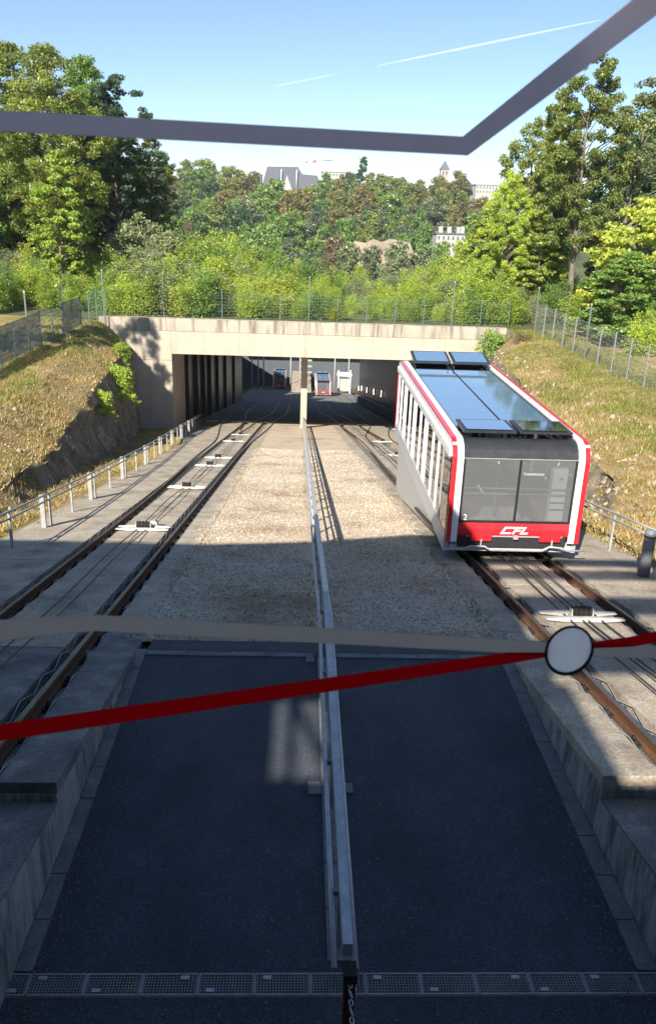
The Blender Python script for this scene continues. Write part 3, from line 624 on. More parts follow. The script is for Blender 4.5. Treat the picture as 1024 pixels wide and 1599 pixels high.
# ---- railings
def railing(name, label, pts, posts, h, group=None):
    r = empty(name, (pts[0][0], pts[0][1], zt(pts[0][1]))); tag(r, label, 'railing'); L = r.location
    def px(y):
        for a, b in zip(pts, pts[1:]):
            if y <= b[1]: t = (y-a[1])/(b[1]-a[1]); return a[0]+(b[0]-a[0])*t
        return pts[-1][0]
    ys = frange(pts[0][1], pts[-1][1], 1.2)
    for hh in (h, h-.14): MB().tube([(px(y)-L.x, y-L.y, zt(y)+hh-L.z) for y in ys], .024, 6).build('rail_tube', MAT['galv_dull'], r)
    for y, thick in posts:
        x = px(y)
        if thick: MB().box(-.05, .05, -.035, .035, -.1, h+.01).build('plate_post', MAT['galv_dull'], r, (x-.06-L.x, y-L.y, zt(y)-L.z))
        else: MB().box(-.022, .022, -.03, .03, -.1, h).build('thin_post', MAT['galv_dull'], r, (x-L.x, y-L.y, zt(y)-L.z))
    return r
lp_ = [(-5.52, 9.5), (-5.55, 17), (-5.62, 21.3), (-5.77, 26), (-5.9, 30.7), (-6.3, 38.2), (-6.9, 50), (-7.5, 62)]
posts = []
for a, b in zip([12.6, 17, 21.3, 26, 30.7, 35.5, 40.5, 45.5, 50.5, 55.5], [17, 21.3, 26, 30.7, 35.5, 40.5, 45.5, 50.5, 55.5, 60.5]): posts += [(a, True), (a+.32, False), ((a+b)/2, False)]
railing('low_railing', 'low pale galvanised railing with wide plate posts beside the open track', lp_, posts, .76)
railing('low_railing', 'short galvanised railing behind the near funicular car, at the stony slope', [(6.62, 13.6), (6.66, 17), (6.8, 24)], [(13.7, False), (15.6, False), (18.2, True), (21, False), (23.8, True)], .85)
# ---- post and board fence at the right edge
pb = empty('bollard_post', (6.40, 13.35, zt(13.35)-.02)); tag(pb, 'dark blue-grey round post with a domed cap beside the grey boards', 'bollard')
MB().tube([(0, 0, -.05), (0, 0, .86), (0, 0, .92), (0, 0, .95)], [.105, .105, .09, .03], 16).build('shaft', MAT['bin'], pb); MB().tube([(0, 0, .80), (0, 0, .84)], .112, 16).build('collar', MAT['dark_iron'], pb)
bf = empty('board_screen', (6.52, 12.55, zt(12.55)-.03)); tag(bf, 'grey weathered board screen with a metal clamp beside the dark round post', 'screen')
for i in range(5): MB().box(-.03, .03, .36-i*.22, .36-i*.22+.205, 0, 1.02+random.uniform(-.02, .02)).build('board', MAT['grey_wood'], bf)
MB().tube([(-.05, .62, .62), (-.05, -.6, .72)], .016, 6).build('clamp_bar', MAT['galv_dull'], bf)

# ---------------------------------------------------------------- funicular car
def text_mesh(s, size, mat):
    cu = bpy.data.curves.new('txt', 'FONT'); cu.body = s; cu.size = size; cu.extrude = .002; o = bpy.data.objects.new('txt', cu); COL.objects.link(o)
    bpy.context.view_layer.update(); me = bpy.data.meshes.new_from_object(o.evaluated_get(bpy.context.evaluated_depsgraph_get())); bpy.data.objects.remove(o)
    me.materials.clear(); me.materials.append(mat); return me
def band(path, x0, x1, th):
    mb = MB(); n = len(path); P = [Vector((0, p[0], p[1])) for p in path]; q = []
    for i in range(n):
        d = (P[min(i+1, n-1)]-P[max(i-1, 0)]).normalized(); nn = Vector((0, -d.z, d.y)); q.append((P[i], P[i]+nn*th))
    for (a, b), (c, d) in zip(q, q[1:]):
        for x, ps in ((x0, 0), ): pass
        mb.hexa([(x0, a.y, a.z), (x1, a.y, a.z), (x1, c.y, c.z), (x0, c.y, c.z), (x0, b.y, b.z), (x1, b.y, b.z), (x1, d.y, d.z), (x0, d.y, d.z)])
    return mb
def make_car(label):
    LN = 9.0; car = empty('funicular_car', (0, 0, 0)); tag(car, label, 'funicular car', 'red and white funicular cars')
    def B(mb, n, m_, p=None): return mb.build(n, MAT[m_], p or car)
    zb, zg0, zg1, zr = .21, .80, 2.08, 2.38
    arc = [(.0+.36-.36*math.cos(a), zr-.36+.36*math.sin(a)) for a in [i*PI/2/7 for i in range(8)]]
    prof = [(0, zb+.20), (0, zg0), (0, 1.5)]+arc+[(3, zr), (6, zr)]+[(LN-y, z) for y, z in reversed(arc)]+[(LN, 1.5), (LN, zb+.20)]
    for s in (-1, 1):
        B(band(prof, *sorted((s*1.085, s*1.205)), .035), 'white_band', 'car_white')
        B(band(prof, *sorted((s*1.209, s*1.30)), .030), 'red_band', 'car_red')
        B(MB().box(*sorted((s*1.19, s*1.345)), .12, LN-.12, zr-.30, zr-.16), 'gutter', 'car_white')
        B(MB().box(*sorted((s*1.20, s*1.30)), .10, LN-.1, zr-.16, zr-.03), 'cant_rail', 'car_white')
        B(MB().box(*sorted((s*1.22, s*1.305)), .10, LN-.1, zb-.05, zb+.34), 'sill', 'car_silver')
        dv = B(MB().box(*sorted((s*1.225, s*1.298)), .12, .92, zb+.345, zr-.305), 'end_panel', 'side_glass'); B(MB().box(*sorted((s*1.24, s*1.31)), .86, .95, zb+.346, zr-.306), 'panel_edge', 'car_silver', dv)
        ys = [1.0, 1.62, 2.36, 3.3, 3.55, 4.3, 5.2, 5.45, 6.2, 7.1, 7.35, 8.1, 8.8]
        for i, y in enumerate(ys): B(MB().box(*sorted((s*1.255, s*1.296)), y-.038, y+.038, zb+.341, zr-.302), 'window_post', 'car_white')
        for a, b in zip(ys, ys[1:]):
            if b-a > .4:
                w_ = B(MB().box(*sorted((s*1.262, s*1.270)), a+.046, b-.046, zb+.36, zr-.31), 'window', 'side_glass'); B(MB().box(*sorted((s*1.25, s*1.278)), a+.047, b-.047, zb+.75, zb+.785), 'crossbar', 'car_silver', w_)
    # floor, chassis wedge and running gear
    B(MB().box(-1.2, 1.2, .06, LN-.06, zb-.02, zb+.10), 'floor', 'car_floor')
    B(MB().prism([(.752, zb-.03), (LN-.15, zb-.03), (LN-.15, -1.42), (LN-1.2, -1.42), (.752, .06)], 0, -1.17, 1.17), 'chassis_skirt', 'car_skirt')
    B(MB().prism([(.10, zb+.085), (.75, zb+.085), (.75, 0.0), (.45, .06)], 0, -1.12, 1.12), 'front_underframe', 'car_dark')
    B(MB().bar((-1.24, .95, .16), (-1.24, 4.3, -.48), .05, .07), 'side_step', 'car_frame')
    for s in (-1, 1):
        for y in (.95, 7.6):
            zz = -.197*y+.20; wl = B(MB().tube([(s*.755-.06, y, zz), (s*.755+.06, y, zz)], .17, 16), 'wheel', 'dark_iron'); B(MB().tube([(s*.755-.08, y, zz), (s*.755+.08, y, zz)], .05, 10), 'hub', 'galv_dull', wl)
    # front: bumper, glass, header
    def front(y, s):   # s=-1 uphill end, +1 the other
        def fb(x0, x1, d0, d1, z0, z1): return MB().box(x0, x1, *sorted((y+s*d0, y+s*d1)), z0, z1)
        bpn = MB().prism([(y+s*.012, zb+.33), (y-s*.07, zb+.33), (y-s*.07, zg0), (y+s*.012, zg0), (y+s*.045, zg0-.12), (y+s*.045, zb+.40)], 0, -1.08, 1.08)
        B(bpn, 'bumper', 'car_red')
        for dx in (-.62, .72): B(fb(dx-.20, dx+.20, .01, .075, zb+.24, zb+.47), 'buffer_pad', 'car_red')
        B(fb(-1.05, 1.05, -.06, -.005, zb+.08, zb+.325), 'lower_panel', 'car_dark'); B(fb(-.9, .98, -.004, .012, zb+.305, zb+.329), 'lower_trim', 'car_silver')
        gl = B(fb(-1.08, 1.08, -.004, .004, zg0+.003, zg1), 'front_glass', 'car_glass')
        B(fb(-1.085, 1.085, -.03, .012, zg0, zg0+.05), 'glass_seal', 'car_frame', gl); B(fb(-.022, .022, -.03, .010, zg0+.051, zg1), 'mullion', 'car_frame', gl); B(fb(-1.085, 1.085, -.02, .010, zg1, zg1+.012), 'glass_top_trim', 'car_silver', gl)
        for x0 in (-1.085, 1.04): B(fb(x0, x0+.045, -.03, .010, zg0+.051, zg1-.001), 'glass_edge', 'car_frame', gl)
        hd = [(y-s*(p[0]), p[1]-.004) for p in arc if p[1] > zg1+.001]; hd = [(y, zg1+.013)]+hd
        hb = MB()
        for a, b in zip(hd, hd[1:]): hb.hexa([(-1.083, a[0], a[1]-.03), (1.083, a[0], a[1]-.03), (1.083, b[0], b[1]-.03), (-1.083, b[0], b[1]-.03), (-1.083, a[0], a[1]), (1.083, a[0], a[1]), (1.083, b[0], b[1]), (-1.083, b[0], b[1])])
        B(hb, 'header', 'car_dark')
        for z in (1.36, 1.47): B(MB().tube([(-1.05, y-s*.10, z), (1.05, y-s*.10, z)], .012, 6), 'hand_bar', 'galv')
        rod = [(x_, z_+.12) for x_, z_ in ((-1.35, zb-.05), (-.95, zb-.05), (-.82, zb+.02), (-.55, zb+.02), (-.42, zb-.06), (.55, zb-.06), (.72, zb+.03), (.95, zb+.01), (1.12, zb-.04), (1.45, zb-.04))]
        ro = B(MB().tube([(x, y+s*.10, z) for x, z in rod], .020, 8), 'bumper_rod', 'galv')
        for dx in (-.62, .76): B(MB().box(dx-.012, dx+.012, *sorted((y+s*.07, y+s*.105)), zb+.13, zb+.28), 'rod_hanger', 'galv', ro)
        cp = B(fb(.0, .09, .046, .10, zb+.29, zb+.36), 'coupling', 'galv_dull')
        return fb
    front(0, -1); front(LN, 1)
    # operator letters on the bumper
    sh = .62; t_ = .032; Hh = .145; lg = MB()
    def stroke(x0, x1, z0, z1): lg.hexa([(x0+sh*z0, -.053, z0), (x1+sh*z0, -.053, z0), (x1+sh*z0, -.044, z0), (x0+sh*z0, -.044, z0), (x0+sh*z1, -.053, z1), (x1+sh*z1, -.053, z1), (x1+sh*z1, -.044, z1), (x0+sh*z1, -.044, z1)])
    stroke(0, .042, 0, Hh); stroke(.0425, .195, 0, t_); stroke(.0425, .225, Hh-t_, Hh)
    stroke(.2255, .268, 0, Hh); stroke(.2685, .365, Hh-t_, Hh); stroke(.2685, .345, .055, .055+t_)
    stroke(.378, .42, 0, Hh); stroke(.4205, .53, 0, t_)
    lo = lg.build('letters_cfl', MAT['white_paint'], car, (-.26, 0, zb+.385)); 
    nt2 = link('number_two', text_mesh('2', .17, MAT['cab_panel']), car, (-1.0, -.018, zg0+.055), (PI/2, 0, 0))
    # roof: glass panes, bars and tilted hatches
    rb = B(MB().box(-1.085, -1.03, .34, LN-.34, zr-.10, zr-.004), 'roof_rail', 'car_dark'); B(MB().box(1.03, 1.085, .34, LN-.34, zr-.10, zr-.004), 'roof_rail', 'car_dark'); B(MB().box(-.02, .02, .34, LN-.34, zr-.09, zr-.006), 'roof_spine', 'car_frame')
    hy = ((.45, 1.25), (LN-1.3, LN-.45))
    ry = [1.32, 2.6, 3.9, 5.2, 6.5, LN-1.37]
    for a, b in zip(ry, ry[1:]):
        for x0, x1 in ((-1.028, -.022), (.022, 1.028)): B(MB().box(x0, x1, a+.0095, b-.0095, zr-.030, zr-.012), 'roof_pane', 'roof_glass')
        B(MB().box(-1.028, 1.028, b-.009, b+.009, zr-.06, zr-.014), 'roof_bar', 'car_frame')
    for k, (a, b) in enumerate(hy):
        B(MB().box(-1.03, 1.03, a-.06, a, zr-.10, zr-.008), 'hatch_frame', 'car_frame'); B(MB().box(-1.03, 1.03, b, b+.06, zr-.10, zr-.008), 'hatch_frame', 'car_frame')
        for x0, x1 in ((-1.05, -.03), (.03, 1.05)):
            h = MB(); lift = .20
            h.hexa([(x0, a-.05, zr+.09+(lift if k else 0)*.3), (x1, a-.05, zr+.09+(lift if k else 0)*.3), (x1, b+.04, zr+.10+lift*(k)), (x0, b+.04, zr+.10+lift*k), (x0, a-.05, zr+.13+(lift if k else 0)*.3), (x1, a-.05, zr+.13+(lift if k else 0)*.3), (x1, b+.04, zr+.14+lift*k), (x0, b+.04, zr+.14+lift*k)])
            ho = B(h, 'roof_hatch', 'car_dark')
            gp = MB(); e = .003; gp.face([(x0+.07, a+.02, zr+.136+(.06 if k else 0)+.012), (x1-.07, a+.02, zr+.136+(.06 if k else 0)+.012), (x1-.07, b-.03, zr+.150+lift*k*.93), (x0+.07, b-.03, zr+.150+lift*k*.93)]); B(gp, 'hatch_pane', 'roof_glass', ho)
            for xx in (x0+.05, x1-.05):
                for y_ in (a+.08, b-.08): B(MB().bar((xx, y_, zr-.02), (xx, y_+.03, zr+.11), .025, .025), 'hatch_strut', 'car_frame', ho)
    # interior
    for y in (1.2, 2.9, 4.6, 6.3): 
        for s in (-1, 1):
            st = B(MB().box(*sorted((s*.62, s*1.15)), y, y+.9, zb+.101, zb+.52), 'bench', 'car_seat'); B(MB().box(*sorted((s*.62, s*1.15)), y+.9, y+.98, zb+.101, zb+.95), 'bench_back', 'car_floor', st)
    for y in (1.6, 3.6, 5.6, 7.4): B(MB().tube([(.0, y, zb+.1), (.0, y, zr-.1)], .022, 8), 'grab_pole', 'galv')
    for i in range(3): B(MB().box(-.95, .62, .22+.34*i, .22+.34*i+.30, zb+.105, zb+.16+.06*i), 'floor_step', 'car_floor')
    cb = B(MB().box(.70, .98, .16, .34, zg0-.05, zg1-.22), 'control_cabinet', 'cab_panel'); B(MB().tube([(.86, .159, zg1-.42), (.86, .145, zg1-.42)], .03, 10), 'red_button', 'car_red', cb); B(MB().box(.76, .90, .150, .159, 1.30, 1.34), 'red_label', 'car_red', cb)
    for z in (1.02, 1.16): B(MB().box(.70, .98, .150, .159, z, z+.035), 'cabinet_slot', 'car_dark', cb)
    for x in (-.85, .45): B(MB().box(x-.16, x+.16, 8.6, 8.7, zb+.9, zr-.25), 'rear_panel', 'car_floor')
    return car
car = make_car('red and white funicular car with raised roof hatches, standing close to the upper station')
car.location = (4.19, 14.40, zt(14.40))
c2 = copy_tree(car); c2.location = (-3.85, 160, zt(160)); c2['label'] = 'distant funicular car showing its red bumper, at the lower station through the underpass'
c3 = copy_tree(car); c3.location = (4.2, 136, zt(136)); c3['label'] = 'distant funicular car with a bluish roof beside the white shelter, seen through the underpass'

# ---------------------------------------------------------------- wire fences on the banks
def panel_mesh(w, h, mat, name='mesh_panel'):
    mb = MB()
    for i in range(int(h/.2)+1):
        z = .05+i*(h-.08)/int(h/.2); mb.bar((0, 0, z), (w, 0, z), .014, .014)
    for i in range(1, 10): x = w*i/10; mb.bar((x, .01, .05), (x, .01, h), .007, .007)
    return mb.mesh(name, mat)
PG = {'fence_green': panel_mesh(2.0, 1.75, MAT['fence_green']), 'fence_grey': panel_mesh(2.0, 1.95, MAT['fence_grey'])}
POSTM = {k: MB().box(-.03, .03, -.03, .03, -.3, h).mesh('fence_post', MAT[k]) for k, h in (('fence_green', 1.82), ('fence_grey', 2.0))}
TALL = {k: MB().box(-.035, .035, -.035, .035, -.3, 2.85).mesh('tall_post', MAT['post_grey']) for k in ('fence_green', 'fence_grey')}
CAPM = MB().box(-.038, .038, -.038, .038, 2.851, 2.95).mesh('post_cap', MAT['galv_dull'])
def fence(label, a, b, kind, tall, zf, screen=()):
    a = Vector(a); b = Vector(b); n = int(round((b-a).length/2.0)); d = (b-a)/n; ang = math.atan2(d.y, d.x)
    f = empty('mesh_fence', (a.x, a.y, zf(a.x, a.y))); tag(f, label, 'fence'); L = f.location
    for i in range(n+1):
        p = a+d*i; z = zf(p.x, p.y)-L.z
        if i in tall:
            t = link('tall_post', TALL[kind], f, (p.x-L.x, p.y-L.y, z)); link('post_cap', CAPM, t)
        else: link('fence_post', POSTM[kind], f, (p.x-L.x, p.y-L.y, z))
        if i < n:
            o = link('mesh_panel', PG[kind], f, (p.x-L.x, p.y-L.y, z), (0, 0, ang)); o.scale.x = d.length/2.0
            if i in screen: link('netting_screen', SCR, f, (p.x-L.x, p.y-L.y, z), (0, 0, ang))
SCR = MB().box(.04, 1.96, .02, .03, .1, 1.75).mesh('netting_screen', MAT['screen_net'])
fz = lambda x, y: -1.68
fence('green wire mesh fence along the top of the bridge parapet', (-13.3, 57, 0), (14.5, 57, 0), 'fence_green', (2, 7, 12), lambda x, y: -1.75)
fence('mesh fence hung with grey netting on the grassy bank above the rock cut', (-13.3, 56.6, 0), (-13.3, 24.6, 0), 'fence_green', (0, 5, 8), fz, (3, 4, 7, 8, 9, 10, 11, 12, 13))
fence('grey wire mesh fence along the top of the stony grass slope', (15.3, 53.2, 0), (15.3, 21.2, 0), 'fence_grey', (0, 5, 10), fz)

# ---------------------------------------------------------------- upper station round the camera
sb_ = empty('upper_station', (-4, -4, 0)); tag(sb_, 'upper station hall with a flat roof over the forecourt', 'station')
def sp(mb, n, mt_): o = mb.build(n, MAT[mt_] if isinstance(mt_, str) else mt_, sb_); o.location = (4, 4, 0); return o
Z0, Z1 = 9.0, 9.3
sp(MB().prism([(-18, 1.8), (-7.7, 1.58), (-5.5, 1.96), (-3.4, 2.7), (-2.25, 2.7), (-2.02, 1.6), (-2.02, -4.0), (-18, -4.0)], 2, Z0, Z1), 'roof_slab', 'station_grey')
sp(MB().box(-18, -5.36, -5.7, -4.001, Z0, Z1), 'roof_slab', 'station_grey'); sp(MB().box(-4.68, -1.9, -5.7, -4.001, Z0, Z1), 'roof_slab', 'station_grey')
sp(MB().box(-18, 8, -13, -5.701, Z0, Z1), 'roof_slab', 'station_grey')
sp(MB().box(-5.14, -5.08, -5.69, -4.01, Z0+.14, Z0+.20), 'sun_patch_bar', 'car_frame'); sp(MB().bar((-5.1, -4.2, Z0+.19), (-4.75, -5.4, Z0+.19), .06, .06), 'sun_patch_bar', 'car_frame')  # unseen roof gap and bars, shaped to throw a sun patch on the asphalt
for y, w_ in ((.95, .14), (.2, .2), (-1.3, .42), (-3.06, .62)): sp(MB().box(-2.0, 8, y-w_/2, y+w_/2, Z0, Z1-.02), 'roof_beam', 'station_grey')
sp(MB().box(-.36, -.20, -5.69, -1.6, Z0+.02, Z1-.04), 'roof_purlin', 'station_grey')
sp(MB().box(-18, 8, -13.4, -13.01, -1, 9.29), 'back_wall', 'station_grey'); sp(MB().box(-18.3, -18.01, -13, 1.5, -1, 9.29), 'shade_wall', 'station_grey')  # unseen back and side walls, added to darken the forecourt's shade
sp(MB().box(-2.6, 2.6, -6, .8, 3.3, 3.55), 'gallery_floor', 'station_grey'); sp(MB().box(-17.9, -3.3, .75, .95, 3.3, 8.98), 'shade_facade', 'station_grey'); sp(MB().box(8.2, 8.5, -13, 2.5, -1, 9.29), 'shade_wall', 'station_grey')  # solid front and far wall added out of view to block sky light
for x in (-2.4, 2.4): sp(MB().box(x-.12, x+.12, .4, .7, -.1, 3.29), 'gallery_column', 'station_grey')
for x in (-16, -9): sp(MB().box(x-.15, x+.15, 1.0, 1.3, -1, 8.99), 'column', 'station_grey')
# ---- the gallery window with its printed route lines
WY = .95
win = empty('station_window', (0, WY, 3.7)); tag(win, 'station window printed with grey and red route lines and one white stop dot', 'window')
def wp(mb, n, mt_, p=None):
    o = mb.build(n, MAT[mt_], p or win)
    if p is None: o.location = (0, -WY, -3.7)
    return o
for bx in ((-1.56, -1.5, 3.56, 7.36), (1.6, 1.66, 3.56, 7.36), (-1.499, 1.599, 3.56, 3.619), (-1.499, 1.599, 7.301, 7.36)): wp(MB().box(bx[0], bx[1], WY-.04, WY+.04, bx[2], bx[3]), 'frame', 'station_grey')
def film(px, n, mt_, dep=.004, p=None):
    pts = [atY(u, v, WY-dep) for u, v in px]; return wp(MB().prism([(q.x, q.z) for q in pts], 1, WY-dep-.0004, WY-dep+.0004), n, mt_, p)
film([(-700, 131), (0, 172), (722, 213), (985, 0), (1150, -135), (1196, -104), (1024, 24), (730, 243), (0, 205), (-700, 168)], 'upper_route_line', 'decal_dark', .004)
film([(-300, 976), (0, 968), (145, 960), (500, 980), (856, 1003), (854, 1023), (500, 1004), (150, 985), (0, 1000), (-300, 1015)], 'lower_route_line', 'decal_grey', .003)
film([(922, 1005), (1024, 1008), (1500, 1020), (1500, 1041), (1024, 1028), (920, 1025)], 'lower_route_line', 'decal_grey', .003)
film([(-300, 1176), (0, 1131), (500, 1060), (790, 1019), (855, 1019), (853, 1026), (795, 1036), (500, 1082), (0, 1157), (-300, 1204)], 'red_route_line', 'decal_red', .005)
film([(923, 1003), (980, 995), (1024, 986), (1300, 936), (1300, 953), (1024, 1003), (985, 1010), (922, 1012)], 'red_route_line', 'decal_red', .005)
def ell(cx, cy, a, b, th, n=40):
    return [(cx+a*math.cos(t)*math.cos(th)-b*math.sin(t)*math.sin(th), cy-(a*math.cos(t)*math.sin(th)+b*math.sin(t)*math.cos(th))) for t in [2*PI*i/n for i in range(n)]]
E1, E2 = ell(888, 1016, 41.5, 36, math.radians(48)), ell(888, 1015, 37, 31.5, math.radians(48)); rm = MB()
for i in range(40):
    q = [atY(*p, WY-.008) for p in (E1[i], E1[(i+1) % 40], E2[(i+1) % 40], E2[i])]; rm.prism([(p.x, p.z) for p in q], 1, WY-.0084, WY-.0076)
dot = film(E2, 'stop_dot', 'decal_white', .008); wp(rm, 'stop_dot_rim', 'decal_black')
# ================================================================ vegetation
def quads(C, size, r, updir=None, bias=0.0):
    n = len(C); nn = r.normal(size=(n, 3)); nn /= np.linalg.norm(nn, axis=1)[:, None]
    if updir is not None: nn = nn*(1-bias)+updir*bias; nn /= np.linalg.norm(nn, axis=1)[:, None]
    t = r.normal(size=(n, 3)); t -= nn*(t*nn).sum(1)[:, None]; t /= np.linalg.norm(t, axis=1)[:, None]; b = np.cross(nn, t)
    s = size*r.uniform(.6, 1.35, n)[:, None]; a = r.uniform(.45, .75, n)[:, None]
    V = np.stack([C-t*s, C-b*s*a+t*s*.1, C+t*s, C+b*s*a+t*s*.1], 1).reshape(-1, 3)
    return V, np.arange(n*4).reshape(-1, 4)
PROF = {'round': lambda t: (max(0, 1-(2*t-1)**2))**.5, 'ovate': lambda t: math.sin(PI*min(1, max(0, t))**.72)**.8, 'column': lambda t: max(0, 1-abs(2*t-1)**3)**.7, 'cone': lambda t: 1-t*.93,
        'dome': lambda t: max(0, 1-t**2.2)**.5, 'tall': lambda t: max(0, math.sin(PI*(.12+.88*t)))**.6}
def crown(seed, h, r, z0, prof, ncl, nleaf, leaf, cr=(.16, .30), flat=.65, gap=0.0):
    g = np.random.default_rng(seed); P = PROF[prof]; ph = g.uniform(0, 6.28, 4); cl = []
    while len(cl) < ncl:
        t = g.random(); a = g.uniform(0, 6.28); lob = .80+.16*math.sin(2*a+ph[0]+3*t)+.12*math.sin(3*a+ph[1]-5*t)+.10*math.sin(9*t+ph[2])
        R = r*P(t)*lob; q = R*(g.random()**.42)
        if g.random() > (R/r)**.8+.08: continue
        cl.append((q*math.cos(a), q*math.sin(a), z0+(h-z0)*t, r*g.uniform(*cr)))
    cl = np.array(cl); wt = cl[:, 3]**2; k = g.choice(len(cl), nleaf, p=wt/wt.sum())
    d = g.normal(size=(nleaf, 3)); d /= np.linalg.norm(d, axis=1)[:, None]; rad = g.random(nleaf)**.45
    off_ = d*(rad*cl[k, 3])[:, None]; off_[:, 2] *= flat
    C = cl[k, :3]+off_; C[:, 2] = np.maximum(C[:, 2], .03*h)
    V, Fc = quads(C, leaf, g, d*[1, 1, .6]+[0, 0, .5], .35)
    return V, Fc, cl
def wood(seed, h, tr, cl, z0, nb, lean=0.0, nside=7):
    g = np.random.default_rng(seed+99); mb = MB(); pts = []; n = 9; top = h*.86
    wx, wy = g.uniform(-1, 1, 2)*h*.02
    for i in range(n): t = i/(n-1); pts.append((lean*t*h+wx*math.sin(3*t), wy*math.sin(4*t+1), -.3+t*(top+.3)))
    mb.tube(pts, [tr*(1.25 if i == 0 else 1)*(1-.88*(i/(n-1))) for i in range(n)], nside)
    idx = g.choice(len(cl), min(nb, len(cl)), replace=False)
    for i in idx:
        c = cl[i]; zc = max(z0*.75, min(c[2]-h*.06-.25*math.hypot(c[0], c[1]), top*.93)); t = zc/top; bx = (lean*t*h+wx*math.sin(3*t), wy*math.sin(4*t+1), zc)
        mid = ((bx[0]+c[0])/2, (bx[1]+c[1])/2, (zc+c[2])/2+.02*h*g.uniform(-.5, 1)); rr = tr*(1-.85*t)*.45
        mb.tube([bx, mid, (c[0], c[1], c[2])], [rr, rr*.65, rr*.2], 5, cap=False)
    return mb
def make_tree(kind, seed, h, r, z0, prof, ncl, nleaf, leaf, tr, nb, cr=(.16, .30), flat=.65, lean=0.0):
    V, Fc, cl = crown(seed, h, r, z0, prof, ncl, nleaf, leaf, cr, flat)
    if lean: V[:, 0] += lean*V[:, 2]; cl[:, 0] += lean*cl[:, 2]
    return npmesh('crown', V, Fc, LEAF[kind]), wood(seed, h, tr, cl, z0, nb, lean).mesh('trunk', MAT['bark'])
def ground_z(x, y):
    if y >= 54.7: return hill(x, y)
    return -1.6
def place(name, label, cat, meshes, u, vtop, y, h0, group=None, wide=1.0, kind=None, parts=True, rz=None, ub=None):
    """height from the pixel of the top, width from the mesh's own proportions"""
    b = atY(u if ub is None else ub, vtop, y); z = ground_z(b.x, y); h = b.z-z; s = h/h0
    t = empty(name, (b.x, y, z), random.uniform(0, 6.28) if rz is None else rz); tag(t, label, cat, group); t.scale = (s*wide, s*wide, s)
    c = link('crown', meshes[0], t); link('trunk', meshes[1], t)
    if kind: c.material_slots[0].link = 'OBJECT'; c.material_slots[0].material = LEAF[kind]
    return t
# near trees
T_ash = make_tree('olive', 11, 18, 5.6, 3.0, 'ovate', 325, 48000, 0.098, .34, 46, (.07, .15))
T_dark = make_tree('dark', 12, 17, 5.0, 2.0, 'round', 212, 38400, 0.125, .40, 30, (.10, .19))
T_pine = make_tree('blue', 13, 18, 4.6, 4.0, 'tall', 170, 24000, .125, .32, 50, (.09, .17), .4)
T_slim = make_tree('lime', 14, 10, 2.3, 1.2, 'tall', 110, 13000, .11, .13, 34, (.12, .22), .5)
T_tall = make_tree('olive', 15, 18, 3.8, 5.5, 'tall', 237, 43200, 0.090, .30, 50, (.08, .17))
T_open = make_tree('mid', 16, 15, 4.4, 2.0, 'ovate', 212, 35200, 0.094, .28, 44, (.08, .16))
T_thin = make_tree('grey', 17, 16, 3.6, 3.0, 'tall', 130, 12000, .11, .24, 70, (.08, .18))
T_maple = make_tree('yellow', 18, 8, 3.4, .8, 'dome', 120, 18000, .12, .18, 30, (.12, .22), .4)
